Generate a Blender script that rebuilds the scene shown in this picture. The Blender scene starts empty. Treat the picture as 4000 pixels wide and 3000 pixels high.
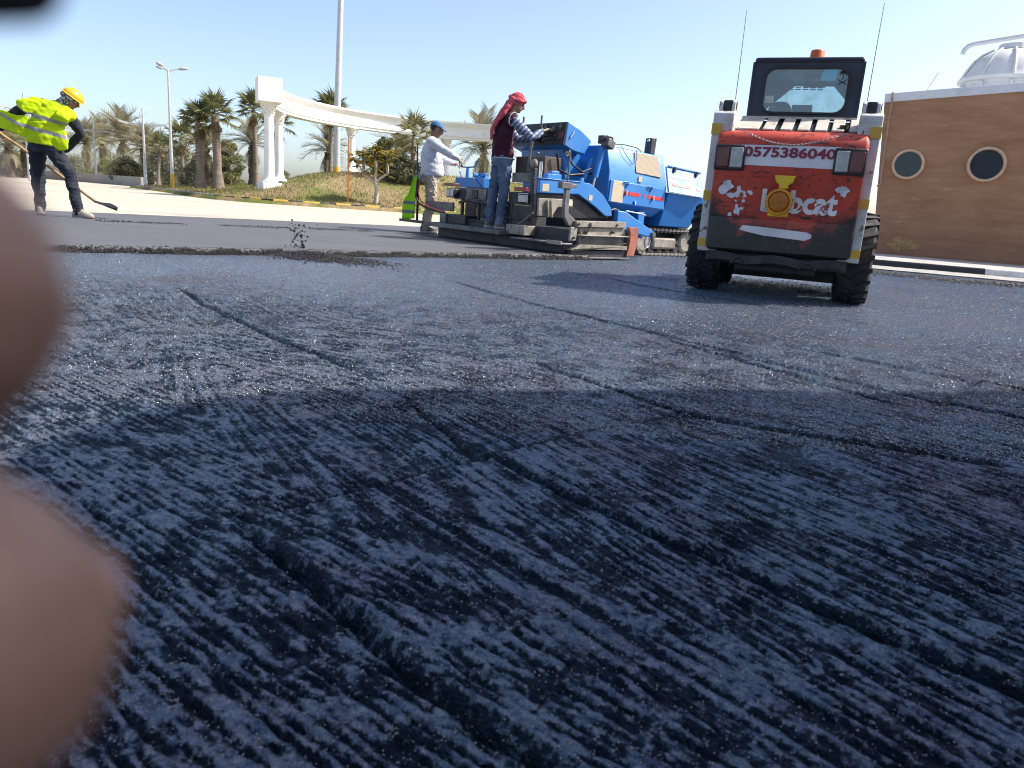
import bpy, bmesh, math, random
import numpy as np
from mathutils import Vector, Matrix
R = math.radians
random.seed(7)
rng = np.random.default_rng(11)
S = bpy.context.scene
COL = S.collection

# ------------------------------------------------------------------ camera, sky, sun, exposure
CAMH, PITCH, ROLL = 0.58, R(13.6), R(4.0)
cam_d = bpy.data.cameras.new('camera')
cam = bpy.data.objects.new('camera', cam_d)
COL.objects.link(cam)
cam_d.sensor_width = 36.0
cam_d.lens = 26.01
cam_d.clip_start = 0.005
cam_d.clip_end = 6000
CAM_M = Matrix.Translation((0, 0, CAMH)) @ Matrix.Rotation(math.pi/2 - PITCH, 4, 'X') @ Matrix.Rotation(ROLL, 4, 'Z')
cam.matrix_world = CAM_M
cam_d.dof.use_dof = True
cam_d.dof.focus_distance = 7.5
cam_d.dof.aperture_fstop = 9.0
S.camera = cam

SUN_B, SUN_E = R(83), R(47)
w = bpy.data.worlds.new('World')
S.world = w
w.use_nodes = True
nt = w.node_tree
bg = nt.nodes['Background']
sky = nt.nodes.new('ShaderNodeTexSky')
sky.sky_type = 'NISHITA'
sky.sun_disc = False
sky.sun_elevation = SUN_E
sky.sun_rotation = SUN_B
sky.altitude = 0
sky.air_density = 0.7
sky.dust_density = 2.0
sky.ozone_density = 0.2
nt.links.new(sky.outputs[0], bg.inputs[0])
bg.inputs[1].default_value = 0.15
sd = bpy.data.lights.new('sun', 'SUN')
sd.energy = 4.3
sd.angle = R(0.53)
sd.color = (1.0, 0.93, 0.84)
sun = bpy.data.objects.new('sun', sd)
COL.objects.link(sun)
sdir = Vector((math.sin(SUN_B)*math.cos(SUN_E), math.cos(SUN_B)*math.cos(SUN_E), math.sin(SUN_E)))
sun.rotation_euler = sdir.to_track_quat('Z', 'Y').to_euler()
sun.location = sdir * 60
S.cycles.use_denoising = True
S.cycles.filter_width = 1.1
S.cycles.sample_clamp_indirect = 6
S.view_settings.view_transform = 'Standard'
S.view_settings.look = 'None'
S.view_settings.exposure = 0.90
S.view_settings.gamma = 1.0
S.view_settings.use_curve_mapping = False

# ------------------------------------------------------------------ helpers
def tag(o, label=None, cat=None, group=None, kind=None):
    if label: o['label'] = label
    if cat: o['category'] = cat
    if group: o['group'] = group
    if kind: o['kind'] = kind
    return o

def thing(name, label, cat, loc=(0, 0, 0), rz=0.0, group=None):
    o = bpy.data.objects.new(name, None)
    COL.objects.link(o)
    o.empty_display_size = 0.2
    o.location = loc
    o.rotation_euler = (0, 0, rz)
    return tag(o, label, cat, group)

def link(name, me, mat=None, parent=None, loc=None, rot=None, scale=None):
    o = bpy.data.objects.new(name, me)
    COL.objects.link(o)
    if mat is not None and not me.materials: me.materials.append(mat)
    if parent is not None: o.parent = parent
    if loc is not None: o.location = loc
    if rot is not None: o.rotation_euler = rot
    if scale is not None: o.scale = scale
    return o

def np_mesh(name, V, F):
    """fast mesh from arrays; F is (n,3) or (n,4)"""
    V = np.asarray(V, np.float32); F = np.asarray(F, np.int32)
    me = bpy.data.meshes.new(name)
    n, k = F.shape
    me.vertices.add(len(V)); me.vertices.foreach_set('co', V.ravel())
    me.loops.add(n*k); me.loops.foreach_set('vertex_index', F.ravel())
    me.polygons.add(n)
    me.polygons.foreach_set('loop_start', np.arange(0, n*k, k, dtype=np.int32))
    me.polygons.foreach_set('loop_total', np.full(n, k, np.int32))
    me.update(calc_edges=True)
    return me

class MB:
    def __init__(s): s.v = []; s.f = []
    def add(s, vs, fs):
        b = len(s.v)
        s.v += [tuple(p) for p in vs]
        s.f += [tuple(i+b for i in f) for f in fs]
        return s
    def box(s, c, d, rot=None, taper=1.0):
        hx, hy, hz = d[0]/2, d[1]/2, d[2]/2
        vs = []
        for z, t in ((-hz, 1.0), (hz, taper)):
            for x, y in ((-hx, -hy), (hx, -hy), (hx, hy), (-hx, hy)):
                p = Vector((x*t, y*t, z))
                if rot is not None: p = rot @ p
                vs.append(p + Vector(c))
        return s.add(vs, [(3, 2, 1, 0), (4, 5, 6, 7), (0, 1, 5, 4), (1, 2, 6, 5), (2, 3, 7, 6), (3, 0, 4, 7)])
    def bx(s, x0, x1, y0, y1, z0, z1):
        return s.box(((x0+x1)/2, (y0+y1)/2, (z0+z1)/2), (abs(x1-x0), abs(y1-y0), abs(z1-z0)))
    def prism(s, pts, ax, a, b):
        """2-D polygon extruded along axis ax from a to b; pts are the two other coords in xyz order"""
        def mk(p, q):
            if ax == 'x': return (q, p[0], p[1])
            if ax == 'y': return (p[0], q, p[1])
            return (p[0], p[1], q)
        n = len(pts)
        vs = [mk(p, a) for p in pts] + [mk(p, b) for p in pts]
        fs = [tuple(range(n))[::-1], tuple(range(n, 2*n))]
        fs += [(i, (i+1) % n, n+(i+1) % n, n+i) for i in range(n)]
        return s.add(vs, fs)
    def rings(s, rs, cap=True, closed=False):
        n = len(rs[0]); b = len(s.v)
        for r in rs: s.v += [tuple(p) for p in r]
        m = len(rs)
        for i in range(m if closed else m-1):
            j = (i+1) % m
            for k in range(n):
                s.f.append((b+i*n+k, b+i*n+(k+1) % n, b+j*n+(k+1) % n, b+j*n+k))
        if cap and not closed:
            s.f.append(tuple(b+k for k in range(n))[::-1])
            s.f.append(tuple(b+(m-1)*n+k for k in range(n)))
        return s
    def tube(s, pts, r, n=10, side=None, cap=True, closed=False):
        """r: number / list of numbers / list of (r_side, r_other)"""
        P = [Vector(p) for p in pts]; m = len(P)
        if not isinstance(r, (list, tuple)): r = [r]*m
        rr = [(q, q) if not isinstance(q, (list, tuple)) else q for q in r]
        T = []
        for i in range(m):
            if closed: t = P[(i+1) % m]-P[i-1]
            else: t = P[min(i+1, m-1)]-P[max(i-1, 0)]
            T.append(t.normalized())
        if side is None:
            a = Vector((0, 0, 1)) if abs(T[0].z) < .9 else Vector((1, 0, 0))
        else: a = Vector(side)
        rs = []
        for i in range(m):
            a = (a - T[i]*a.dot(T[i]))
            if a.length < 1e-6: a = T[i].orthogonal()
            a.normalize(); bb = T[i].cross(a)
            rs.append([P[i]+a*(math.cos(2*math.pi*k/n)*rr[i][0])+bb*(math.sin(2*math.pi*k/n)*rr[i][1]) for k in range(n)])
        return s.rings(rs, cap, closed)
    def lathe(s, prof, n=16, M=None, cap=True):
        rs = []
        for r, z in prof:
            rs.append([(Vector((r*math.cos(2*math.pi*k/n), r*math.sin(2*math.pi*k/n), z)) if M is None else M @ Vector((r*math.cos(2*math.pi*k/n), r*math.sin(2*math.pi*k/n), z))) for k in range(n)])
        return s.rings(rs, cap)
    def ball(s, c, r, nu=12, nv=8, M=None):
        if not isinstance(r, (list, tuple)): r = (r, r, r)
        rs = []
        for i in range(1, nv):
            t = math.pi*i/nv
            row = []
            for k in range(nu):
                p = Vector((r[0]*math.sin(t)*math.cos(2*math.pi*k/nu), r[1]*math.sin(t)*math.sin(2*math.pi*k/nu), -r[2]*math.cos(t)))
                if M is not None: p = M @ p
                row.append(p+Vector(c))
            rs.append(row)
        return s.rings(rs, True)
    def ring_plate(s, outer, inner, ax, a, b):
        """plate with a hole: outer and inner polygons with the same count"""
        def mk(p, q):
            return (q, p[0], p[1]) if ax == 'x' else ((p[0], q, p[1]) if ax == 'y' else (p[0], p[1], q))
        n = len(outer)
        vs = [mk(p, a) for p in outer]+[mk(p, a) for p in inner]+[mk(p, b) for p in outer]+[mk(p, b) for p in inner]
        fs = []
        for i in range(n):
            j = (i+1) % n
            fs += [(i, j, n+j, n+i), (2*n+i, 3*n+i, 3*n+j, 2*n+j), (i, 2*n+i, 2*n+j, j), (n+i, n+j, 3*n+j, 3*n+i)]
        return s.add(vs, fs)
    def mesh(s, name, smooth=None):
        me = bpy.data.meshes.new(name)
        me.from_pydata(s.v, [], s.f)
        bm = bmesh.new(); bm.from_mesh(me)
        bmesh.ops.recalc_face_normals(bm, faces=bm.faces)
        bm.to_mesh(me); bm.free()
        if smooth is not None:
            me.polygons.foreach_set('use_smooth', [True]*len(me.polygons))
            if smooth < 180: me.set_sharp_from_angle(angle=R(smooth))
        me.update()
        return me
    def build(s, name, mat, parent=None, smooth=None, bevel=0.0, seg=2, loc=None, rot=None):
        o = link(name, s.mesh(name, smooth), mat, parent, loc, rot)
        if bevel:
            m = o.modifiers.new('bevel', 'BEVEL'); m.width = bevel; m.segments = seg; m.limit_method = 'ANGLE'; m.angle_limit = R(35)
            if smooth is None:
                o.data.polygons.foreach_set('use_smooth', [True]*len(o.data.polygons)); o.data.set_sharp_from_angle(angle=R(50))
        return o

def rrect(x0, x1, z0, z1, r, k=4):
    out = []
    for cx, cz, a0 in ((x1-r, z1-r, 0), (x0+r, z1-r, 90), (x0+r, z0+r, 180), (x1-r, z0+r, 270)):
        for i in range(k+1):
            a = R(a0+90*i/k); out.append((cx+r*math.cos(a), cz+r*math.sin(a)))
    return out

def copy_tree(o, parent=None, label=None, group=None):
    c = o.copy(); COL.objects.link(c); c.parent = parent
    if label: c['label'] = label
    if group: c['group'] = group
    for ch in list(o.children): copy_tree(ch, c)
    return c

# numpy value noise
def _h(ix, iy, seed):
    n = (ix.astype(np.int64)*374761393 + iy.astype(np.int64)*668265263 + seed*1442695041) & 0xffffffff
    n = ((n ^ (n >> 13))*1274126177) & 0xffffffff
    n = (n ^ (n >> 16)) & 0xffffffff
    return n.astype(np.float64)/4294967295.0
def vnoise(x, y, seed=0):
    xi = np.floor(x); yi = np.floor(y); fx = x-xi; fy = y-yi
    fx = fx*fx*(3-2*fx); fy = fy*fy*(3-2*fy)
    a = _h(xi, yi, seed); b = _h(xi+1, yi, seed); c = _h(xi, yi+1, seed); d = _h(xi+1, yi+1, seed)
    return (a*(1-fx)+b*fx)*(1-fy)+(c*(1-fx)+d*fx)*fy
def fbm(x, y, seed=0, o=4):
    t = 0; a = .5; s = 0
    for i in range(o):
        t = t + a*vnoise(x*2**i, y*2**i, seed+i*17); s += a; a *= .5
    return t/s
def sstep(a, b, x):
    t = np.clip((x-a)/(b-a), 0, 1); return t*t*(3-2*t)

# ------------------------------------------------------------------ materials
MATS = {}
class NB:
    """tiny node helper"""
    def __init__(s, name):
        s.m = bpy.data.materials.new(name); s.m.use_nodes = True
        s.t = s.m.node_tree; s.b = s.t.nodes['Principled BSDF']
        s.co = s.t.nodes.new('ShaderNodeTexCoord')
    def n(s, typ, **kw):
        q = s.t.nodes.new(typ)
        for k, v in kw.items(): setattr(q, k, v)
        return q
    def l(s, a, b): s.t.links.new(a, b)
    def noise(s, scale, detail=4, rough=.55, vec=None, dist=0):
        q = s.n('ShaderNodeTexNoise'); q.inputs['Scale'].default_value = scale; q.inputs['Detail'].default_value = detail
        q.inputs['Roughness'].default_value = rough; q.inputs['Distortion'].default_value = dist
        s.l(vec if vec is not None else s.co.outputs['Object'], q.inputs['Vector'])
        return q.outputs['Fac']
    def mapr(s, fac, a, b, c=0.0, d=1.0):
        q = s.n('ShaderNodeMapRange'); q.inputs[1].default_value = a; q.inputs[2].default_value = b; q.inputs[3].default_value = c; q.inputs[4].default_value = d
        s.l(fac, q.inputs[0]); return q.outputs[0]
    def mix(s, fac, a, b, mode='MIX'):
        q = s.n('ShaderNodeMix', data_type='RGBA', blend_type=mode)
        if isinstance(fac, (int, float)): q.inputs[0].default_value = fac
        else: s.l(fac, q.inputs[0])
        for i, c in ((6, a), (7, b)):
            if isinstance(c, tuple): q.inputs[i].default_value = (*c[:3], 1)
            else: s.l(c, q.inputs[i])
        return q.outputs[2]
    def math(s, op, a, b=0.0):
        q = s.n('ShaderNodeMath', operation=op)
        for i, c in ((0, a), (1, b)):
            if isinstance(c, (int, float)): q.inputs[i].default_value = c
            else: s.l(c, q.inputs[i])
        return q.outputs[0]
    def sep(s, vec=None):
        q = s.n('ShaderNodeSeparateXYZ'); s.l(vec if vec is not None else s.co.outputs['Object'], q.inputs[0]); return q.outputs
    def scale(s, x, y, z, vec=None, rz=0):
        q = s.n('ShaderNodeMapping'); q.inputs['Scale'].default_value = (x, y, z); q.inputs['Rotation'].default_value = (0, 0, rz)
        s.l(vec if vec is not None else s.co.outputs['Object'], q.inputs[0]); return q.outputs[0]
    def bump(s, h, st, dist=0.01, prev=None):
        q = s.n('ShaderNodeBump'); q.inputs['Strength'].default_value = st; q.inputs['Distance'].default_value = dist
        s.l(h, q.inputs['Height'])
        if prev is not None: s.l(prev, q.inputs['Normal'])
        s.l(q.outputs[0], s.b.inputs['Normal']); return q.outputs[0]
    def set(s, **kw):
        for k, v in kw.items():
            i = s.b.inputs[k]
            if isinstance(v, tuple): i.default_value = v[:3] if len(i.default_value) == 3 else (*v[:3], 1)
            elif isinstance(v, (int, float)): i.default_value = v
            else: s.l(v, i)
        return s.m

def pm(name, col, rough=.55, metal=0.0, var=.18, vs=6.0, dirt=None, da=.5, ds=5.0, chip=None, ca=.62, cs=22.0, bump=0.0, bs=60.0, spec=.5, **kw):
    """painted / plain surface with uneven tone, dirt and chips"""
    if name in MATS: return MATS[name]
    b = NB(name)
    c = b.mix(b.mapr(b.noise(vs, 5), .3, .7), tuple(x*(1-var) for x in col), tuple(min(1, x*(1+var)) for x in col))
    r = b.mapr(b.noise(vs*2.3, 3), .3, .7, max(.05, rough-.1), min(1, rough+.12))
    if dirt is not None:
        f = b.mapr(b.noise(ds, 7, .65), 1-da-.12, 1-da+.18)
        c = b.mix(f, c, dirt)
    if chip is not None:
        f = b.mapr(b.noise(cs, 6, .7, dist=.6), ca, ca+.03)
        c = b.mix(f, c, chip)
    if bump: b.bump(b.noise(bs, 5), bump, .01)
    b.set(**{'Base Color': c, 'Roughness': r, 'Metallic': metal, 'Specular IOR Level': spec})
    b.set(**kw)
    MATS[name] = b.m
    return b.m

# ------------------------------------------------------------------ ground
UX, UY = .786, .618           # paving direction
PO = (-.1, 8.29)              # a point on the edge of the fresh mat
def uv2(u, v): return (PO[0]+UX*u-UY*v, PO[1]+UY*u+UX*v)
KD = (.9025, -.4307); KN = (-.4307, -.9025); K0 = (5.95, 12.5)   # kerb line by the brown building

def mat_tack():
    b = NB('tack_coat')
    g = b.scale(1, 1, 1, rz=R(-36.87))       # x across the milling grooves, y along them
    big = b.noise(.8, 4, .6)
    fine = b.noise(40, 5, .7)
    bare = b.mapr(b.math('ADD', b.math('MULTIPLY', big, .80), b.math('MULTIPLY', fine, .36)), .61, .71)
    st = b.noise(30, 5, .68, vec=b.scale(2.2, .55, 1, vec=g))
    agg = b.noise(62, 4, .7)
    agg2 = b.noise(24, 3, .7)
    grit = b.mapr(b.noise(170, 3, .7), .34, .64)
    h = b.math('ADD', b.math('MULTIPLY', b.mapr(agg, .36, .62), .50), b.math('MULTIPLY', b.mapr(st, .36, .60), .70))
    h = b.math('ADD', h, b.math('MULTIPLY', b.mapr(agg2, .36, .60), .35))
    h = b.math('ADD', h, b.math('MULTIPLY', grit, .42))
    at = b.n('ShaderNodeAttribute', attribute_name='worn').outputs['Fac']  # stone wear, plus sunlight painted in as a lift over the far road
    fr = b.mapr(b.noise(9, 9, .82), .32, .68)
    fl = b.mapr(b.noise(80, 4, .75), .32, .66)
    T = b.math('ADD', b.math('MULTIPLY', at, .36), b.math('MULTIPLY', fr, .30))
    T = b.math('ADD', T, b.math('MULTIPLY', fl, .36))
    top = b.mapr(T, .46, .60)                 # hard-edged worn stone tops, far road painted sunlit; black binder in the pits
    tone = b.mix(b.mapr(b.noise(50, 6, .8), .36, .64), (.040, .046, .070), (.40, .405, .43))
    base = b.mix(top, (.005, .005, .007), tone)
    stone = b.mix(b.mapr(b.noise(120, 3), .35, .65), (.07, .062, .055), (.36, .30, .23))
    base = b.mix(b.math('MULTIPLY', bare, b.mapr(top, 0, 1, .10, 1)), base, stone)
    q = b.n('ShaderNodeBump'); q.inputs['Distance'].default_value = .024; q.inputs['Strength'].default_value = 1.0
    b.l(h, q.inputs['Height'])
    b.l(q.outputs[0], b.b.inputs['Normal']); b.l(q.outputs[0], b.b.inputs['Coat Normal'])
    r = b.math('ADD', b.mapr(b.noise(60, 4, .7), .30, .70, .16, .50), b.mapr(top, 0, 1, .18, 0))
    r = b.math('ADD', r, b.math('MULTIPLY', bare, .2))
    cw = b.math('MULTIPLY', b.mapr(bare, 0, 1, .30, .12), b.mapr(top, 0, 1, .12, 1))
    film = b.mapr(b.noise(2.2, 4, .6), .3, .7, 136, 174)
    return b.set(**{'Base Color': base, 'Roughness': r, 'IOR': 2.15, 'Thin Film Thickness': film, 'Thin Film IOR': 1.36, 'Coat Weight': cw, 'Coat Roughness': b.mapr(b.noise(60, 3, .7), .3, .7, .10, .30), 'Coat IOR': 1.65, 'Specular IOR Level': b.mapr(top, 0, 1, .16, .5)})
M_TACK = mat_tack()

def mat_mat():
    b = NB('fresh_asphalt')
    s = b.noise(1.2, 5, .6, vec=b.scale(.35, 2.2, 1, rz=R(-38.2)))
    f = b.noise(160, 2)
    c = b.mix(b.mapr(s, .3, .7), (.068, .068, .076), (.10, .099, .106))
    c = b.mix(b.mapr(f, .58, .68), c, (.17, .165, .16))
    b.bump(b.noise(230, 2), .55, .004)
    return b.set(**{'Base Color': c, 'Roughness': .62})
M_MAT = mat_mat()

def mat_pale():
    b = NB('dusty_road')
    g = b.scale(.10, .9, 1, rz=R(-25))
    s = b.noise(.55, 6, .6, vec=g)
    c = b.mix(b.mapr(s, .25, .75), (.37, .325, .25), (.53, .47, .37))
    c = b.mix(b.mapr(b.noise(.25, 5, .6), .52, .72), c, (.30, .27, .235))
    c = b.mix(b.mapr(b.noise(55, 3), .62, .72), c, (.22, .20, .18))
    b.bump(b.noise(120, 3), .4, .006)
    return b.set(**{'Base Color': c, 'Roughness': .88})
M_PALE = mat_pale()

# the open plain of dusty old road and sand, to the horizon
def sheet(name, pts, z, mat, kind='structure'):
    m = MB(); m.add([(x, y, z) for x, y in pts], [tuple(range(len(pts)))])
    return tag(m.build(name, mat), kind=kind)
gm = MB()
xs = [-3000, -400, -120, -40, 0, 40, 120, 400, 3000]; ys = [-300, -60, -10, 10, 40, 80, 160, 500, 4500]
gm.add([(x, y, -.034) for y in ys for x in xs], [(j*9+i, j*9+i+1, j*9+i+10, j*9+i+9) for j in range(8) for i in range(8)])
tag(gm.build('ground', M_PALE), kind='structure')

# milled road with tack coat: coarse surround and finely displaced field
def kpt(t, s): return (K0[0]+KD[0]*t+KN[0]*s, K0[1]+KD[1]*t+KN[1]*s)
sheet('road_shoulder', [uv2(-40, .2), kpt(40, 45), kpt(40, 1.25), kpt(-3.5, 1.25), uv2(6.5, 3.0), uv2(.9, 3.0), uv2(.9, .2)], -.024, M_TACK)

NR, NC = 1120, 1150
yy = .42*np.power(17.5/.42, np.linspace(0, 1, NR))
kk = np.linspace(-.95, .95, NC)
Yg, Kg = np.meshgrid(yy, kk, indexing='ij')
Xg = Kg*(Yg+.42)
Yg = Yg + 0.0*Xg
step = np.maximum((1.9/NC)*(Yg+.42), Yg*math.log(17.5/.42)/NR)
def tack_height(X, Y, stp):
    q = X*.8+Y*.6; a = -X*.6+Y*.8
    bend = .10*sstep(.25, -1.1, X)*(np.minimum(a, 3.2)-1.0)**2 + .02*np.sin(a*2.1+q*.7)
    left = sstep(.10, -.35, X-.9*(1.25-Y))          # second pass with another direction, lower left
    q2 = X*.62+Y*.785
    ph = (q+bend+.012*(fbm(X*6, Y*6, 3, 3)-.5))*(1-left)+q2*left
    a2 = (X*.785-Y*.62)*left + a*(1-left)
    fade = lambda wl: sstep(.62*wl, .25*wl, stp)
    wob = fbm(X*3.1, Y*3.1, 5, 3)
    def groove(wl, seed):
        t = ph/wl + .30*(fbm(ph*9, a2*4, seed, 2)-.5)
        g = 1-np.abs(2*(t-np.floor(t))-1)
        return g**1.3-.5
    brk = sstep(.28, .60, vnoise(ph*50, a2*11, 21)*.6+.4*fbm(X*30, Y*30, 23, 2))
    h = .0078*groove(.0195, 31)*(.35+.65*brk)*fade(.0195)*(.3+1.3*wob)
    h = h + .0070*groove(.046, 33)*(.35+.65*sstep(.40, .60, fbm(X*1.3+4, Y*1.3, 41, 3)))*fade(.046)*brk
    for sk, am, fq, sd_ in ((.12, .0060, 150, 51), (-.15, .0070, 105, 60), (.05, .0045, 64, 62)):
        h = h + am*(vnoise((ph+sk*a2)*fq, (a2-sk*ph)*fq*.24, sd_)-.5)*fade(1.6/fq)
    for wl, am, sd_ in ((.0055, .0034, 52), (.009, .0036, 53), (.016, .0030, 54), (.030, .0030, 55), (.06, .0030, 56), (.12, .004, 58)):
        ca_, sa_ = math.cos(sd_*1.7), math.sin(sd_*1.7); n_ = vnoise((X*ca_-Y*sa_)/wl+2*wob, (X*sa_+Y*ca_)/wl, sd_)
        h = h + am*(n_-.5)*fade(wl)
    patch = .0010*(fbm(X*1.7, Y*1.7, 59, 3)-.5)*2
    cap = .0006
    h = h+patch
    global TOP_SUN
    TOP_SUN = .85*sstep(-.0050, .0046, h)+.15*sstep(.3, .7, vnoise(X*120, Y*120, 77))
    TOP_SUN = np.maximum(TOP_SUN, (1-fade(.030)))  # far road forced pale: sunlit brightness put into the colour mask
    h = np.minimum(h, cap+.35*(h-cap))
    h = h + .012*(fbm(X*2.6, Y*2.6, 57, 3)-.5)
    # pass edges: long ragged grooves across and along
    jag = .028*(fbm(a*7, q*7, 61, 3)-.5)+.010*(fbm(a*40, q*3, 63, 2)-.5)
    for (x0, y0, x1, y1, dep, wid, stpz) in LINES:
        L = math.hypot(x1-x0, y1-y0); tx, ty = (x1-x0)/L, (y1-y0)/L
        wid = wid*.5; dep = dep*.75
        al = (X-x0)*tx+(Y-y0)*ty; d = (X-x0)*-ty+(Y-y0)*tx + jag + .03*np.sin(al*1.7)
        m = sstep(-.15, .10, al)*sstep(L+.15, L-.10, al)
        TOP_SUN = TOP_SUN*(1-m*.9*np.exp(-(d/(1.3*wid))**2))
        h = h + m*(-1.5*dep*np.exp(-(d/wid)**2) + .18*dep*np.exp(-((d-2.2*wid)/(1.5*wid))**2) + stpz*(sstep(-wid, wid, d)-.5)*np.exp(-(d/.45)**2))
    return h
LINES = [(-.30, 2.11, -.05, 1.66, .012, .016, .006), (-.05, 1.66, .85, .75, .014, .018, .008),
         (-.42, 1.16, .16, .62, .022, .020, .010), (.50, 2.16, -.36, 1.30, .014, .020, .008), (.50, 2.16, 1.3, 1.9, .010, .030, .006),
         (.10, 2.75, .6, 2.15, .008, .014, .004),
         (-1.88, 4.08, -.55, 2.45, .013, .022, .006), (-.55, 5.6, 1.0, 3.2, .011, .022, .006), (1.0, 3.2, 1.95, 2.2, .010, .022, .006),
         (.75, 3.55, 1.35, 2.55, .012, .02, .006), (1.35, 3.55, 2.4, 2.6, .012, .022, .006),
         (1.75, 4.35, .9, 3.75, .012, .022, .006), (1.95, 3.05, 1.55, 2.55, .016, .03, .01), (0.4, 7.2, 2.2, 4.6, .009, .024, .004)]
Zg = tack_height(Xg, Yg, step)
SD = (Xg-K0[0])*KN[0]+(Yg-K0[1])*KN[1]
Ug = (Xg-PO[0])*UX+(Yg-PO[1])*UY; Vg = -(Xg-PO[0])*UY+(Yg-PO[1])*UX
ok = (SD > 1.02+.05*np.sin(Xg*7)) & ((Vg < .35) | ((Ug > 1.1) & (Vg < 3.2)))
ok[:, 0] = ok[:, 0]
idx = np.arange(NR*NC).reshape(NR, NC)
fk = ok[:-1, :-1] & ok[1:, :-1] & ok[:-1, 1:] & ok[1:, 1:]
F = np.stack([idx[:-1, :-1], idx[:-1, 1:], idx[1:, 1:], idx[1:, :-1]], -1)[fk]
used = np.unique(F); remap = np.full(NR*NC, -1); remap[used] = np.arange(len(used))
me = np_mesh('road', np.stack([Xg, Yg, Zg], -1).reshape(-1, 3)[used], remap[F])
me.polygons.foreach_set('use_smooth', np.ones(len(me.polygons), bool))
at_ = me.attributes.new('worn', 'FLOAT', 'POINT'); at_.data.foreach_set('value', TOP_SUN.reshape(-1)[used].astype(np.float32))  # carries worn tops and the painted brightness of the far road
tag(link('road', me, M_TACK), kind='structure')

# fresh mat, two lanes, and its ragged edge
def lane(name, u0, u1, v0, v1, z, mat, nu=340, nv=70, edge=True):
    us = np.linspace(u0, u1, nu); vs = np.concatenate([[v0-.055], np.linspace(v0, v1, nv), [v1+.05]])
    Ug, Vg = np.meshgrid(us, vs, indexing='ij')
    jag = .035*(fbm(Ug*2.5, Vg*0+3, 71, 4)-.5)+.02*(vnoise(Ug*18, Vg*0, 72)-.5)
    Z = z+.004*(fbm(Ug*2, Vg*5, 73, 3)-.5)+.0015*(vnoise(Ug*30, Vg*30, 74)-.5)
    Vg = Vg+jag*(np.abs(Vg-v0) < .3)+4*jag*(np.abs(Vg-v1) < .3)
    Z[:, 0] = -.015; Z[:, -1] = -.03
    X = PO[0]+UX*Ug-UY*Vg; Y = PO[1]+UY*Ug+UX*Vg
    n = len(vs); i = np.arange(nu*n).reshape(nu, n)
    me = np_mesh(name, np.stack([X, Y, Z], -1).reshape(-1, 3), np.stack([i[:-1, :-1], i[1:, :-1], i[1:, 1:], i[:-1, 1:]], -1).reshape(-1, 4))
    me.polygons.foreach_set('use_smooth', np.ones(len(me.polygons), bool))
    return tag(link(name, me, mat), kind='structure')
lane('asphalt_mat', -22, 1.15, 0, 3.68, .052, M_MAT)
lane('asphalt_lane', -26, 9, 3.74, 6.1, .046, M_MAT)

def rocks(name, P, size, mat, squash=.75, seed=1):
    """many little stones as one mesh: P (n,3), size (n,)"""
    r = np.random.default_rng(seed)
    base = np.array([(1, 0, 0), (-1, 0, 0), (0, 1, 0), (0, -1, 0), (0, 0, 1), (0, 0, -1)], float)
    fc = np.array([(0, 2, 4), (2, 1, 4), (1, 3, 4), (3, 0, 4), (2, 0, 5), (1, 2, 5), (3, 1, 5), (0, 3, 5)])
    n = len(P)
    k = base[None]*(.6+.8*r.random((n, 6, 1)))
    a = r.random(n)*6.28; c, s = np.cos(a)[:, None], np.sin(a)[:, None]
    t = r.random(n)*1.2-.6; ct, st = np.cos(t)[:, None], np.sin(t)[:, None]
    x, y, z = k[..., 0], k[..., 1], k[..., 2]*squash
    y, z = y*ct-z*st, y*st+z*ct
    x, y = x*c-y*s, x*s+y*c
    V = np.stack([x, y, z], -1)*size[:, None, None]+P[:, None]
    F = fc[None]+(np.arange(n)*6)[:, None, None]
    return tag(link(name, np_mesh(name, V.reshape(-1, 3), F.reshape(-1, 3)), mat), kind='stuff')
M_LOOSE = pm('loose_asphalt', (.012, .0115, .0125), .5, var=.5, vs=40, chip=(.07, .062, .058), ca=.66, cs=60)
n = 26000
uu = rng.uniform(-9, 1.15, n); t = rng.random(n)
vv = -.075*t+.015+.035*(fbm(uu*2.5, uu*0+3, 71, 4)-.5)+rng.normal(0, .008, n)
xy = np.array([uv2(a, b) for a, b in zip(uu, vv)])
P = np.column_stack([xy, .050*(1-t)+rng.normal(0, .003, n)])
rocks('mat_edge_stones', P, rng.uniform(.004, .011, n), M_LOOSE, seed=2)
# thrown heap at the mat edge and crumbs spilled on the joint, the road and the gutter
n = 5200
c = np.array([-1.93, 6.75]); g = rng.normal(0, 1, (n, 2))
L = g[:, :1]*np.array([[.30, -.16]])+g[:, 1:]*np.array([[.09, .13]])
rad = np.linalg.norm(g, axis=1)
P = np.column_stack([c+L, .045*np.exp(-rad**2/1.6)*rng.random(n)+.004])
rocks('loose_asphalt', P, rng.uniform(.004, .013, n), M_LOOSE, seed=3)
n = 4200
uu = rng.uniform(-12, 3, n); vv = 3.70+rng.normal(0, .05, n)*(1+2*vnoise(uu*1.5, uu*0, 5))
m = vnoise(uu*2.2, uu*0, 9) > .38
xy = np.array([uv2(a, b) for a, b in zip(uu, vv)])[m]
rocks('joint_crumbs', np.column_stack([xy, np.full(len(xy), .053)]), rng.uniform(.004, .012, len(xy)), M_LOOSE, seed=4)
n = 9000
tt = rng.uniform(-2.5, 9, n); ss = 1.55+np.abs(rng.normal(0, .45, n))+.5*vnoise(tt*1.1, tt*0, 6)
xy = np.array([kpt(a, b) for a, b in zip(tt, ss)])
rocks('gutter_crumbs', np.column_stack([xy, np.full(n, .006)]), rng.uniform(.005, .018, n), M_LOOSE, seed=5)
n = 420
rr_ = rng.uniform(1.2, 7.5, n); aa = rng.uniform(-.62, .62, n)
P = np.column_stack([rr_*np.sin(aa), rr_*np.cos(aa), np.full(n, .004)])
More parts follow.
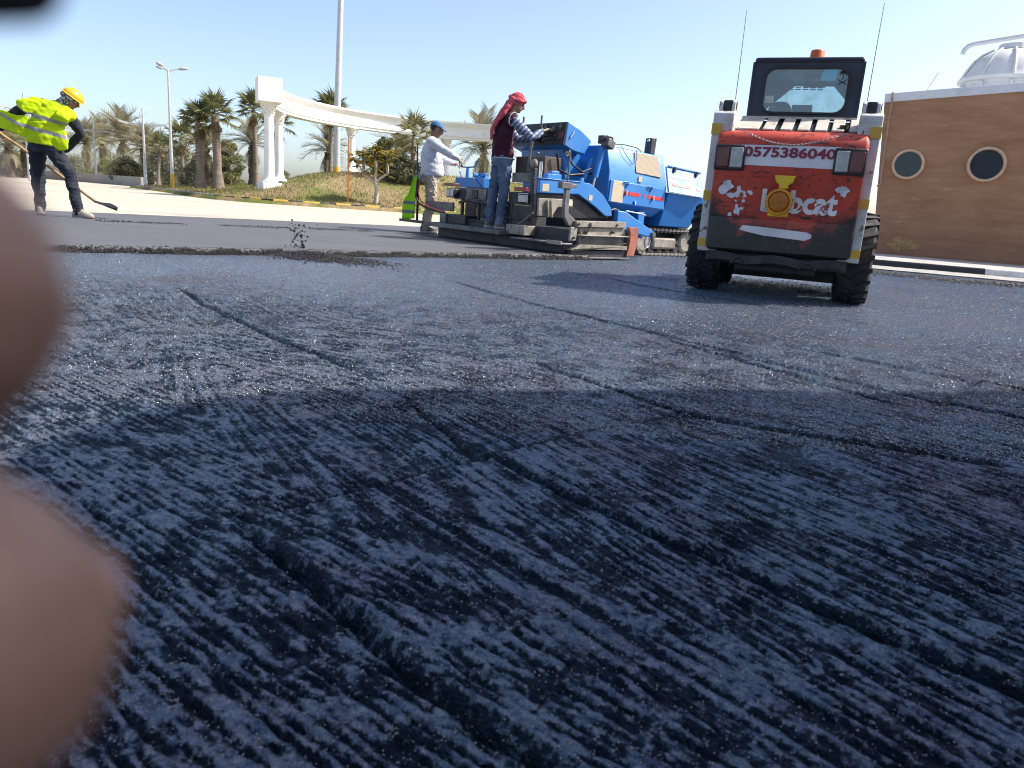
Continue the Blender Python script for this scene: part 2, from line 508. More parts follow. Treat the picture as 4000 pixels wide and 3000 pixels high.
keep = (-(P[:, 0]-PO[0])*UY+(P[:, 1]-PO[1])*UX < -.1) & ((P[:, 0]-K0[0])*KN[0]+(P[:, 1]-K0[1])*KN[1] > 1.3)
rocks('road_crumbs', P[keep], rng.uniform(.002, .006, n)[keep], M_LOOSE, seed=6)
# broken stone chips bedded in the milled surface
n = 62000
Yc = np.where(rng.random(n) < .14, 1/rng.uniform(1/9.5, 1/.62, n), 1/rng.uniform(1/9.5, 1/1.9, n)); Xc = rng.uniform(-.80, .80, n)*(Yc+.3)
keep = (-(Xc-PO[0])*UY+(Yc-PO[1])*UX < -.06) & ((Xc-K0[0])*KN[0]+(Yc-K0[1])*KN[1] > 1.2)
Xc, Yc = Xc[keep], Yc[keep]
Zc = tack_height(Xc, Yc, np.maximum((1.9/NC)*(Yc+.42), Yc*math.log(17.5/.42)/NR))
def mat_chip():
    b = NB('stone_chip'); c = b.mix(b.mapr(b.noise(55, 2), .35, .65), (.012, .013, .017), (.16, .16, .165))
    return b.set(**{'Base Color': c, 'Roughness': .16, 'IOR': 1.9, 'Coat Weight': .6, 'Coat Roughness': .1})
rocks('stone_chips', np.column_stack([Xc, Yc, Zc]), rng.uniform(.0011, .0026, len(Xc))*(.55+.62*Yc), mat_chip(), squash=.55, seed=8)

# kerb, gutter and pavement by the brown building
M_CONC = pm('concrete', (.42, .40, .38), .85, var=.14, vs=2.5, dirt=(.22, .20, .18), da=.42, ds=3, bump=.25, bs=90)
sheet('gutter', [kpt(-3, 0), kpt(25, 0), kpt(25, 1.2), kpt(-3, 1.2)], .012, pm('gutter_concrete', (.36, .35, .33), .9, var=.2, vs=3, dirt=(.12, .12, .12), da=.45, ds=4))
sheet('pavement', [kpt(-3, -.12), kpt(-3, -4.2), kpt(25, -4.2), kpt(25, -.12)], .092, M_CONC)
KM = [pm('kerb_black', (.022, .022, .024), .6, chip=(.3, .29, .27), ca=.66, cs=14), pm('kerb_white', (.62, .60, .55), .7, chip=(.3, .29, .27), ca=.62, cs=10, dirt=(.2, .18, .16), da=.35), pm('kerb_yellow', (.62, .36, .04), .65, chip=(.35, .32, .28), ca=.63, cs=12, dirt=(.25, .2, .13), da=.35)]
kb = bpy.data.objects.new('kerb', None); COL.objects.link(kb); tag(kb, kind='structure')
def kerb_block(p, q, depth, z0, z1, mat, parent, nrm):
    m = MB(); L = math.hypot(q[0]-p[0], q[1]-p[1])
    prof = [(0, z0), (.012, z1-.03), (.035, z1), (depth, z1), (depth, z0)]
    vs = []
    tx, ty = (q[0]-p[0])/L, (q[1]-p[1])/L
    for e, o in ((p, .004), (q, -.004)):
        vs += [(e[0]+tx*o+nrm[0]*d, e[1]+ty*o+nrm[1]*d, z) for d, z in prof]
    m.add(vs, [(4, 3, 2, 1, 0), (5, 6, 7, 8, 9)]+[(i, (i+1) % 5, 5+(i+1) % 5, 5+i) for i in range(5)])
    return m.build('kerb_stone', mat, parent, smooth=40)
for i in range(22):
    kerb_block(kpt(-3+i*.9, 0), kpt(-2.1+i*.9, 0), .14, -.03, .105, KM[i % 2] if i % 3 else KM[0], kb, (-KN[0], -KN[1]))

# ------------------------------------------------------------------ garden mound with its kerb
GK = [(-27.5, 58), (-26.6, 52.5), (-24.8, 48.3), (-22.3, 45.0), (-19.8, 41.6), (-17.4, 38.0), (-15.4, 34.8), (-13.7, 32.1), (-12.7, 30.9), (-11.9, 30.2), (-10.7, 29.5), (-9.7, 29.3), (-8.6, 29.5), (-7.4, 29.9), (-5.8, 30.5), (-4.2, 31.1), (-1, 32.8), (3, 36), (7, 41), (10, 48)]
GP = np.array(GK+[(10, 80), (-24, 80)])
def inside_dist(X, Y):
    ins = np.zeros(X.shape, bool); D = np.full(X.shape, 1e9)
    n = len(GP)
    for i in range(n):
        x0, y0 = GP[i]; x1, y1 = GP[(i+1) % n]
        c = ((y0 > Y) != (y1 > Y)) & (X < (x1-x0)*(Y-y0)/(y1-y0+1e-12)+x0)
        ins ^= c
        L2 = (x1-x0)**2+(y1-y0)**2
        t = np.clip(((X-x0)*(x1-x0)+(Y-y0)*(y1-y0))/L2, 0, 1)
        D = np.minimum(D, np.hypot(X-x0-t*(x1-x0), Y-y0-t*(y1-y0)))
    return np.where(ins, D, -D)
def mound_z(X, Y):
    X = np.asarray(X, float); Y = np.asarray(Y, float)
    d = inside_dist(X, Y)
    hm = .72+.86*sstep(-16.5, -11.5, X)+.15*sstep(-9, -4, X)
    z = .10+hm*sstep(-.8, 9.5, d)+.10*(fbm(X*.35, Y*.35, 81, 3)-.5)*sstep(0, 3, d)+.03*(fbm(X*2, Y*2, 83, 2)-.5)
    return np.where(d > 0, z, np.where(d > -.25, .09, -.3))
def mz(x, y): return float(mound_z(np.array([x]), np.array([y]))[0])

def mat_turf():
    b = NB('turf')
    a = b.noise(.42, 5, .6); f = b.noise(6, 5, .65)
    c = b.mix(b.mapr(f, .3, .7), (.17, .125, .065), (.30, .235, .125))
    c = b.mix(b.mapr(a, .44, .58), c, b.mix(f, (.075, .105, .022), (.17, .18, .05)))
    b.bump(b.noise(14, 5), .8, .05)
    return b.set(**{'Base Color': c, 'Roughness': .95, 'Specular IOR Level': .15})
M_TURF = mat_turf()
nx, ny = 170, 190
gx = np.linspace(-29, 11, nx); gy = np.linspace(28.5, 80, ny)
GX, GY = np.meshgrid(gx, gy, indexing='ij')
i = np.arange(nx*ny).reshape(nx, ny)
me = np_mesh('mound', np.stack([GX, GY, mound_z(GX, GY)], -1).reshape(-1, 3), np.stack([i[:-1, :-1], i[1:, :-1], i[1:, 1:], i[:-1, 1:]], -1).reshape(-1, 4))
me.polygons.foreach_set('use_smooth', np.ones(len(me.polygons), bool))
tag(link('mound', me, M_TURF), kind='structure')

gk = bpy.data.objects.new('garden_kerb', None); COL.objects.link(gk); tag(gk, kind='structure')
M_KGREY = pm('kerb_grey', (.33, .31, .28), .85, dirt=(.14, .13, .12), da=.45, ds=2)
pts = []
for (x0, y0), (x1, y1) in zip(GK[:-1], GK[1:]):
    L = math.hypot(x1-x0, y1-y0); k = max(1, round(L/.55))
    for j in range(k): pts.append((x0+(x1-x0)*j/k, y0+(y1-y0)*j/k))
cnt = 0
for p, q in zip(pts[:-1], pts[1:]):
    L = math.hypot(q[0]-p[0], q[1]-p[1])
    nrm = (-(q[1]-p[1])/L, (q[0]-p[0])/L)
    painted = p[0] > -13.0
    kerb_block(p, q, .15, -.05, .16, (KM[2] if cnt % 2 else KM[0]) if painted else M_KGREY, gk, nrm)
    cnt += painted

# grass on the mound
def blades(name, n, mat, hmin, hmax, seed):
    r = np.random.default_rng(seed)
    X = r.uniform(-27, 9, n*3); Y = 29+46*r.random(n*3)**1.6
    d = inside_dist(X, Y)
    dens = fbm(X*.5, Y*.5, 91, 3)
    m = (d > .3) & (r.random(len(X)) < .35+1.1*(dens-.3))
    X, Y = X[m][:n], Y[m][:n]; k = len(X)
    Z = mound_z(X, Y)-.02
    a = r.random(k)*6.28; hh = r.uniform(hmin, hmax, k); wd = r.uniform(.012, .03, k)
    lx, ly = r.normal(0, .35, k)*hh, r.normal(0, .35, k)*hh
    V = np.stack([np.column_stack([X-np.cos(a)*wd, Y-np.sin(a)*wd, Z]), np.column_stack([X+np.cos(a)*wd, Y+np.sin(a)*wd, Z]), np.column_stack([X+lx, Y+ly, Z+hh])], 1)
    return tag(link(name, np_mesh(name, V.reshape(-1, 3), np.arange(k*3).reshape(-1, 3)), mat), kind='stuff')
def mat_leaf(name, c0, c1, scale=1.5, rough=.6, tr=.25):
    b = NB(name)
    c = b.mix(b.mapr(b.noise(scale, 4), .3, .7), c0, c1)
    m = b.set(**{'Base Color': c, 'Roughness': rough, 'Specular IOR Level': .3})
    t = b.n('ShaderNodeBsdfTranslucent'); b.l(c, t.inputs[0])
    s = b.n('ShaderNodeMixShader'); s.inputs[0].default_value = tr
    b.l(b.b.outputs[0], s.inputs[1]); b.l(t.outputs[0], s.inputs[2]); b.l(s.outputs[0], b.t.nodes['Material Output'].inputs[0])
    return m
blades('grass', 42000, mat_leaf('grass_blade', (.19, .15, .075), (.20, .20, .055), .45, .8), .05, .16, 5)

# ------------------------------------------------------------------ vegetation
def fan_frond_mesh(name, seed, nb=17):
    r = random.Random(seed); m = MB()
    m.tube([(0, 0, 0), (.25, 0, .02), (.5, 0, .0)], [.014, .011, .008], 5)
    for i in range(nb):
        a = R(-118+236*i/(nb-1)+r.uniform(-3, 3)); L = (.60-.20*abs(math.sin(a/2)))*r.uniform(.75, 1.1)
        dx, dy = math.cos(a), math.sin(a); px, py = -dy, dx
        dr = r.uniform(.05, .16)
        w1 = .026
        p0 = (.5, 0, 0); c1 = (.5+dx*L*.55, dy*L*.55, .03*math.cos(a)); e = (.5+dx*L, dy*L, -dr)
        m.add([(p0[0]-px*.006, p0[1]-py*.006, 0), (p0[0]+px*.006, p0[1]+py*.006, 0), (c1[0]+px*w1, c1[1]+py*w1, c1[2]-.02), (c1[0], c1[1], c1[2]+.012), (c1[0]-px*w1, c1[1]-py*w1, c1[2]-.02), e],
              [(0, 3, 4), (0, 1, 3), (1, 2, 3), (3, 2, 5), (4, 3, 5)])
    return m.mesh(name)
def feather_frond_mesh(name, seed, nl=30):
    r = random.Random(seed); m = MB()
    def pt(t): return Vector((t*.95, 0, .24*math.sin(t*2.1)-.34*t*t))
    m.tube([pt(t/6) for t in range(7)], [.016, .014, .012, .01, .008, .006, .003], 5)
    for i in range(nl):
        t = .12+.88*i/(nl-1); p = pt(t); ll = .34*math.sin(min(1, t*1.6+.25)*math.pi*.62)*r.uniform(.85, 1.1)
        for sgn in (-1, 1):
            d = Vector((.62+.2*t, sgn*.75, .20-.25*r.random())).normalized()*ll
            q = p+d; w = .0085
            m.add([p+Vector((-w, 0, 0)), p+Vector((w, 0, 0)), p+d*.5+Vector((w*1.3, 0, -.01)), q+Vector((0, 0, -.05*r.random())), p+d*.5+Vector((-w*1.3, 0, -.01))], [(0, 1, 2, 3, 4)])
    return m.mesh(name)
M_FAN = mat_leaf('fan_palm_leaf', (.11, .125, .045), (.22, .215, .095), 2.5, .55, .4)
M_FANDRY = mat_leaf('dry_palm_leaf', (.16, .12, .06), (.27, .21, .11), 2.5)
M_DATE = mat_leaf('date_palm_leaf', (.19, .19, .11), (.34, .31, .20), 2.0, .6, .4)
def mat_bark(name, c0, c1, ring=14):
    b = NB(name)
    z = b.noise(3, 5, .6, vec=b.scale(1, 1, ring))
    c = b.mix(b.mapr(z, .35, .65), c0, c1)
    b.bump(z, .9, .04)
    return b.set(**{'Base Color': c, 'Roughness': .9, 'Specular IOR Level': .2})
M_PBARK = mat_bark('palm_bark', (.13, .10, .08), (.30, .25, .20))
M_DBARK = mat_bark('date_palm_bark', (.06, .045, .035), (.20, .15, .11), 9)
FAN = [fan_frond_mesh('fan_frond', s) for s in (1, 2)]
FANDRY = fan_frond_mesh('dry_frond', 9, 15)
FEA = [feather_frond_mesh('feather_frond', s) for s in (3, 4)]
for me in FAN: me.materials.append(M_FAN)
FANDRY.materials.append(M_FANDRY)
for me in FEA: me.materials.append(M_DATE)

def palm(name, label, x, y, zb, zt, rt, rc, kind, group, lean=(0, 0), seed=0, nf=34, skirt=8):
    r = random.Random(seed)
    t = thing(name, label, 'palm tree', (x, y, zb), r.uniform(0, 6), group)
    H = zt-zb
    rt *= .84
    m = MB(); P = []; Rr = []
    for i in range(15):
        f = i/14
        P.append((lean[0]*f*f, lean[1]*f*f, -.15+(H+.15)*f))
        Rr.append(rt*(1.35-.55*min(1, f*4) if f < .25 else .80-.14*f)*(1+.05*r.uniform(-1, 1)))
    m.tube(P, Rr, 12)
    if kind == 'feather':                      # stubs of cut leaf bases
        for i in range(70):
            f = r.uniform(.25, .98); a = i*2.4; q = rt*.82
            b = Vector((lean[0]*f*f+math.cos(a)*q, lean[1]*f*f+math.sin(a)*q, H*f))
            d = Vector((math.cos(a)*.5, math.sin(a)*.5, .9))
            m.tube([b-d*.03, b+d*(.10*rt/.2)], [.06*rt/.2, .03*rt/.2], 4)
    m.build('trunk', M_PBARK if kind == 'fan' else M_DBARK, t, smooth=50)
    top = Vector((lean[0], lean[1], H))
    nf = int(nf*(.62 if kind == 'fan' else .85))
    for k in range(nf):
        f = (k+.5)/nf; el = R(86-112*f**1.05+r.uniform(-8, 8)); az = k*2.39996+r.uniform(-.2, .2)
        me = (FAN if kind == 'fan' else FEA)[k % 2]
        s = rc*r.uniform(.85, 1.2)*(1.12 if kind == 'fan' else 1.15)
        link('frond', me, None, t, top+Vector((0, 0, .03)), (r.uniform(-.35, .35), -el, az), (s, s, s))
    for k in range(skirt):
        el = R(-52-30*r.random()); az = k*2.4+r.random(); s = rc*r.uniform(.6, .8)
        link('dry_frond', FANDRY if kind == 'fan' else FEA[0], None, t, top-Vector((0, 0, .12+.3*r.random())), (r.uniform(-.5, .5), -el, az), (s, s, s))
    return t
GPF, GPD = 'fan palms on the garden mound', 'date palms beyond the garden mound'
W = lambda x, y: mz(x, y)-.03
palm('fan_palm', 'short fan palm with slender pale trunk beside the tall three-headed lamp', -23.4, 52, W(-23.4, 52), 3.35, .22, 1.15, 'fan', GPF, seed=1, nf=30)
palm('fan_palm', 'stout fan palm with brown dead skirt, shorter of the two thick trunks', -19.2, 45, W(-19.2, 45), 3.95, .36, 1.12, 'fan', GPF, seed=2, nf=38, skirt=22)
palm('fan_palm', 'tall stout fan palm with the thickest trunk on the mound', -18.15, 45, W(-18.15, 45), 4.4, .38, 1.2, 'fan', GPF, lean=(-.2, 0), seed=3, nf=40, skirt=16)
palm('fan_palm', 'tall slender fan palm standing left against the white column', -16.95, 48, W(-16.95, 48), 5.1, .22, 1.1, 'fan', GPF, lean=(-.25, 0), seed=4, nf=38, skirt=14)
palm('fan_palm', 'slender fan palm half hidden behind the white end column', -16.6, 50.5, W(-16.6, 50.5), 4.6, .20, 1.15, 'fan', GPF, lean=(-.2, 0), seed=5, nf=32, skirt=12)
palm('date_palm', 'date palm with dark knobbly trunk left of the colonnade', -18.7, 52, W(-18.7, 52), 3.3, .24, 1.5, 'feather', GPD, lean=(-.2, 0), seed=6)
palm('fan_palm', 'tall slender fan palm rising beside the grey mast behind the colonnade', -13.3, 52, W(-13.3, 52), 5.75, .19, 1.25, 'fan', GPF, seed=7, nf=34, skirt=12)
palm('date_palm', 'pale date palm with spreading grey fronds behind the grey mast', -14.5, 56, W(-14.5, 56), 3.4, .30, 1.75, 'feather', GPD, seed=8, nf=26)
palm('fan_palm', 'young fan palm with upright spiky leaves above the dark shrub', -5.65, 38, W(-5.65, 38), 3.5, .17, 1.15, 'fan', GPF, seed=9, nf=20, skirt=6)
palm('date_palm', 'pale drooping date palm behind the yellow leaved tree', -8.2, 50, W(-8.2, 50), 3.1, .25, 1.7, 'feather', GPD, seed=10)
palm('date_palm', 'date palm with sandy fronds seen under the white beam', -3.0, 52, W(-3.0, 52), 4.0, .24, 2.1, 'feather', GPD, seed=11)
palm('date_palm', 'lone date palm with round crown beyond the low grey wall', -39.5, 75, 0, 4.15, .42, 2.4, 'feather', GPD, seed=12, nf=44)
palm('date_palm', 'tall date palm in the row behind the low grey wall', -51.7, 90, -.03, 4.1, .40, 2.6, 'feather', GPD, seed=13, nf=40)
palm('date_palm', 'tall date palm in the row behind the low grey wall', -52.6, 95, -.03, 4.5, .40, 2.7, 'feather', GPD, seed=14, nf=40)
palm('date_palm', 'tall date palm in the row behind the low grey wall', -47.2, 96, -.03, 3.6, .36, 2.4, 'feather', GPD, seed=15, nf=36)
palm('date_palm', 'date palm rising from grey-green trees behind the winged lamp', -36.0, 72, -.03, 3.3, .33, 2.0, 'feather', GPD, seed=16, nf=36)
palm('fan_palm', 'small thin fan palm on the tip of the garden', -29.9, 62, -.03, 3.25, .20, 1.1, 'fan', GPF, lean=(-.3, 0), seed=17, nf=28, skirt=4)
palm('date_palm', 'date palm with pale trunk behind the shovelling worker', -40.6, 60, -.03, 2.4, .33, 2.0, 'feather', GPD, seed=18, nf=34)
palm('date_palm', 'date palm with pale trunk behind the shovelling worker', -42.0, 64, -.03, 2.6, .33, 2.1, 'feather', GPD, seed=19, nf=34)
palm('date_palm', 'broad date palm between the stout fan palms', -20.9, 50, W(-20.9, 50), 2.7, .26, 1.5, 'feather', GPD, seed=20, nf=34)

def leaf_cloud(centers, radii, n, size, seed, aspect=.5, droop=0.0):
    r = np.random.default_rng(seed)
    C = np.asarray(centers, float); RR = np.asarray(radii, float)
    wgt = RR**2/np.sum(RR**2)
    k = r.choice(len(C), n, p=wgt)
    d = r.normal(0, 1, (n, 3)); d /= np.linalg.norm(d, axis=1, keepdims=True)
    rad = RR[k]*(.45+.55*r.random(n)**.6)
    P = C[k]+d*rad[:, None]*np.array([1, 1, .85])
    a = r.normal(0, 1, (n, 3)); a[:, 2] -= droop; a /= np.linalg.norm(a, axis=1, keepdims=True)
    b = np.cross(a, r.normal(0, 1, (n, 3))); b /= np.linalg.norm(b, axis=1, keepdims=True)
    s = size*r.uniform(.6, 1.3, n)[:, None]
    V = np.stack([P-a*s, P+b*s*aspect, P+a*s, P-b*s*aspect], 1)
    return V.reshape(-1, 3), np.arange(n*4).reshape(-1, 4)
def tree(name, label, x, y, zb, H, W_, mat, group, seed, n=7000, size=.075, cat='tree', bark=None, trunk_r=.10, crown0=.18, droop=0):
    r = random.Random(seed)
    t = thing(name, label, cat, (x, y, zb), 0, group)
    m = MB(); tips = []
    m.tube([(0, 0, -.1), (.05*W_, 0, H*.22), (.02*W_, .03, H*.5), (0, 0, H*.85)], [trunk_r*1.3, trunk_r, trunk_r*.7, trunk_r*.2], 8)
    cs, rs = [], []
    for i in range(13):
        a = i*2.4+r.random(); f = crown0+(1-crown0)*(i+.5)/13
        rad = W_*.5*math.sin(math.pi*min(.97, .25+.75*(f-crown0)/(1-crown0)))*r.uniform(.45, .8)
        c = (math.cos(a)*rad, math.sin(a)*rad, H*f*.92)
        m.tube([(0, 0, H*f*.45), (c[0]*.5, c[1]*.5, H*f*.72), c], [trunk_r*.4, trunk_r*.25, trunk_r*.08], 5)
        cs.append(c); rs.append(W_*r.uniform(.14, .25))
        for k in range(3):
            cs.append((c[0]+r.uniform(-1, 1)*W_*.18, c[1]+r.uniform(-1, 1)*W_*.18, c[2]+r.uniform(-.5, 1)*W_*.12)); rs.append(W_*r.uniform(.06, .13))
    m.build('trunk', bark or M_PBARK, t, smooth=50)
    V, F = leaf_cloud(cs, rs, n, size, seed+50, droop=droop)
    link('crown', np_mesh('crown', V, F), mat, t)
    return t
ML1 = mat_leaf('dusty_leaf', (.15, .155, .095), (.27, .265, .18), .9)
ML2 = mat_leaf('green_leaf', (.12, .13, .05), (.25, .245, .105), .8)
ML3 = mat_leaf('dark_leaf', (.055, .062, .032), (.12, .125, .065), .9)
GT = 'trees behind the garden mound and low wall'
tree('broadleaf_tree', 'tall upright green tree right of the stout fan palms', -22.6, 58, W(-22.6, 58), 3.3, 2.6, ML2, GT, 1, 9000, .085, droop=.6, crown0=.05)
tree('broadleaf_tree', 'dark leafy tree behind the stout fan palm trunks', -24.2, 57, W(-24.2, 57), 2.5, 2.6, ML3, GT, 2, 7000, crown0=.03)
tree('broadleaf_tree', 'grey-green airy tree behind the short slender fan palm', -29.0, 64, 0, 3.6, 3.6, ML1, GT, 3, 9000, .085, crown0=.05)
tree('broadleaf_tree', 'grey-green airy tree beside the tall three-headed lamp', -32.0, 67, 0, 3.3, 3.2, ML1, GT, 4, 8000, .085, crown0=.05)
tree('broadleaf_tree', 'dark round bush behind the winged lamp at the garden tip', -32.4, 62, 0, 2.0, 3.0, ML3, GT, 5, 7000, crown0=.02)
tree('broadleaf_tree', 'dull green bush behind the end of the low grey wall', -36.0, 68, 0, 2.3, 3.4, ML1, GT, 6, 7000, crown0=.02)
tree('broadleaf_tree', 'olive bush under the lone date palm', -41.5, 78, 0, 2.1, 3.4, ML2, GT, 7, 7000, crown0=.02)
tree('broadleaf_tree', 'olive bush behind the middle of the low grey wall', -46, 84, 0, 2.2, 4.2, ML2, GT, 8, 7000, crown0=.02)
tree('broadleaf_tree', 'olive bush behind the worker with the shovel', -51, 86, 0, 2.2, 5, ML1, GT, 9, 7000, crown0=.02)
tree('broadleaf_tree', 'dull bush beside the pale trunks behind the shovelling worker', -44.5, 66, 0, 1.9, 4.2, ML2, GT, 10, 7000, crown0=.02)
tree('broadleaf_tree', 'tall dark evergreen at the far end of the plain', -51.5, 72, 0, 7.6, 2.6, ML3, GT, 11, 9000, .10, crown0=.1)
tree('broadleaf_tree', 'low dusty bush in front of the stout fan palms', -21.8, 50, W(-21.8, 50), 1.3, 1.8, ML1, GT, 12, 3500, .06, crown0=.02)
tree('shrub', 'dense dark shrub on the mound under the young fan palm', -5.9, 37, W(-5.9, 37), .85, 2.6, ML3, None, 13, 9000, .07, cat='shrub', crown0=.02)
tree('shrub', 'tall olive shrub behind the yellow leaved tree', -7.2, 39, W(-7.2, 39), 1.7, 1.8, ML2, None, 14, 4500, .08, cat='shrub', crown0=.02)
tree('sapling', 'thin sapling with sparse leaves right of the double columns', -14.2, 45, W(-14.2, 45), .62, .7, ML2, None, 15, 260, .05, cat='sapling', trunk_r=.02, crown0=.45)

# yellow-leaved frangipani with separate big leaves
def frangipani(x, y):
    zb = W(x, y)
    t = thing('frangipani_tree', 'small tree with bare forked pale limbs and big yellow-green leaves', 'tree', (x, y, zb)); t.scale = (1.5, 1.5, 1.45)
    r = random.Random(31); m = MB(); tips = []
    bark = pm('frangipani_bark', (.36, .32, .27), .85, var=.3, vs=9, bump=.4, bs=30)
    m.tube([(0, 0, -.1), (.02, 0, .4), (-.02, 0, .62)], [.075, .055, .05], 8)
    def grow(p, d, L, rad, lev):
        q = p+d*L
        m.tube([p, (p+q)/2+Vector((r.uniform(-.03, .03), r.uniform(-.03, .03), 0)), q], [rad, rad*.85, rad*.7], 6)
        tips.append((q, d))
        if lev == 0: return
        for k in range(3 if lev > 1 else 2):
            a = r.uniform(0, 6.28); e = Vector((math.cos(a)*.7, math.sin(a)*.7, .8))
            grow(q, (d*.55+e*.75).normalized(), L*r.uniform(.62, .85), rad*.68, lev-1)
    for k, d in enumerate([(.75, .1, .65), (-.7, -.15, .55), (-.15, .5, .9), (.15, -.5, .9)]):
        grow(Vector((-.02, 0, .6)), Vector(d).normalized(), .42, .042, 2)
    m.build('trunk', bark, t, smooth=60)
    lm = []
    for k, c in enumerate([((.20, .15, .02), (.33, .23, .03)), ((.085, .10, .022), (.15, .16, .035)), ((.14, .12, .03), (.26, .19, .04))]):
        b = MB(); n = 7
        vs = [(0, 0, 0)]
        for i in range(1, n):
            f = i/n; wv = .20*math.sin(math.pi*f**.8)
            vs += [(f, wv, -.12*f*f), (f, 0, -.12*f*f+.035), (f, -wv, -.12*f*f)]
        vs.append((1, 0, -.14)); e = len(vs)-1
        fs = [(0, 1, 2), (0, 2, 3)]
        for i in range(n-2):
            o = 1+3*i; fs += [(o, o+3, o+4, o+1), (o+1, o+4, o+5, o+2)]
        o = 1+3*(n-2); fs += [(o, e, o+1), (o+1, e, o+2)]
        b.add(vs, fs); me = b.mesh('leaf', 180); me.materials.append(mat_leaf('frangipani_leaf_%d' % k, *c, 3, .5, .35)); lm.append(me)
    for p, d in tips:
        for k in range(7):
            a = k*2.4+r.random(); s = r.uniform(.20, .32)
            link('leaf', lm[r.choice((0, 0, 1, 2))], None, t, p+d*r.uniform(-.08, .03), (r.uniform(-.3, .3), R(-45+80*k/7)+r.uniform(-.2, .2), a), (s, s, s))
frangipani(-6.15, 31.4)
st = MB(); st.tube([(0, 0, -.3), (0, 0, 2.5)], .035, 8)
o = st.build('marker_stake', pm('orange_paint', (.60, .22, .05), .6, chip=(.4, .33, .25), ca=.66, cs=10), smooth=60, loc=(-7.2, 31.0, W(-7.2, 31)))
tag(o, 'thin orange stake standing upright behind the striped kerb', 'stake')

# ------------------------------------------------------------------ white colonnade
def colonnade():
    M = pm('white_render', (.78, .77, .74), .75, var=.05, vs=1.5, dirt=(.50, .48, .44), da=.34, ds=1.6)
    cx, cy, rad = -3.4, 37.6, 8.8
    t = thing('colonnade', 'white curved colonnade of columns carrying a beam on the mound', 'colonnade', (cx, cy, 0))
    P = lambda a, r=rad: (r*math.cos(R(a)), r*math.sin(R(a)))
    A = [205, 179, 138, 100, 66]
    ztop = 4.14
    for i, a in enumerate(A):
        x, y = P(a); zb = mz(cx+x, cy+y)
        ped = .60 if i in (0, 4) else .12
        b0 = zb+ped if i != 0 else .80
        m = MB()
        m.lathe([(.36, b0), (.36, b0+.05), (.29, b0+.10), (.25, b0+.2), (.222, b0+.34), (.212, b0+1.2), (.195, ztop-.55), (.225, ztop-.53), (.225, ztop-.49), (.20, ztop-.47)], 20)
        col = m.build('column', M, t, smooth=40, loc=(x, y, 0))
        m = MB()
        m.lathe([(.20, ztop-.47), (.23, ztop-.3), (.25, ztop-.2), (.33, ztop-.07), (.34, ztop-.06), (.34, ztop)], 16)
        for row, (zz, rr2, s) in enumerate(((ztop-.40, .225, .12), (ztop-.25, .255, .13), (ztop-.13, .31, .10))):
            for k in range(8):
                an = (k+.5*(row % 2))*math.pi/4
                q = Vector((math.cos(an), math.sin(an), 0)); sd_ = Vector((-q.y, q.x, 0))
                bpt = q*rr2+Vector((0, 0, zz-s*.5))
                m.add([bpt-sd_*.06, bpt+sd_*.06, bpt+q*.03+sd_*.07+Vector((0, 0, s*.7)), bpt+q*.09+Vector((0, 0, s)), bpt+q*.03-sd_*.07+Vector((0, 0, s*.7)), bpt-q*.03+Vector((0, 0, s*.6))], [(0, 1, 2, 3, 4), (0, 4, 5), (1, 5, 2), (2, 5, 3), (3, 5, 4), (0, 5, 1)])
        m.build('capital', M, col, smooth=45)
        m = MB(); m.box((0, 0, (b0+zb-.2)/2), (.86, .86, b0-zb+.2)); m.build('plinth', M, col, bevel=.03, rot=(0, 0, R(a+12)))
        if i in (0, 4):
            m = MB(); m.box((0, 0, ztop+.49), (1.10, 1.0, .99)); m.build('end_block', M, t, bevel=.02, loc=(x, y, 0), rot=(0, 0, R(a+90)))
    prof = [(-.33, .0), (.33, .0), (.33, .10), (.37, .12), (.37, .2), (.30, .26), (.30, .52), (.37, .60), (.46, .72), (.46, .80), (-.46, .80), (-.46, .72), (-.37, .60), (-.30, .52), (-.30, .26), (-.37, .2), (-.37, .12), (-.33, .10)]
    m = MB(); rs = []
    for k in range(71):
        a = 202-k*(202-69)/70
        rs.append([(*P(a, rad+d), ztop+z*1.19-.02) for d, z in prof])
    m.rings(rs); m.build('beam', M, t, smooth=25)
colonnade()

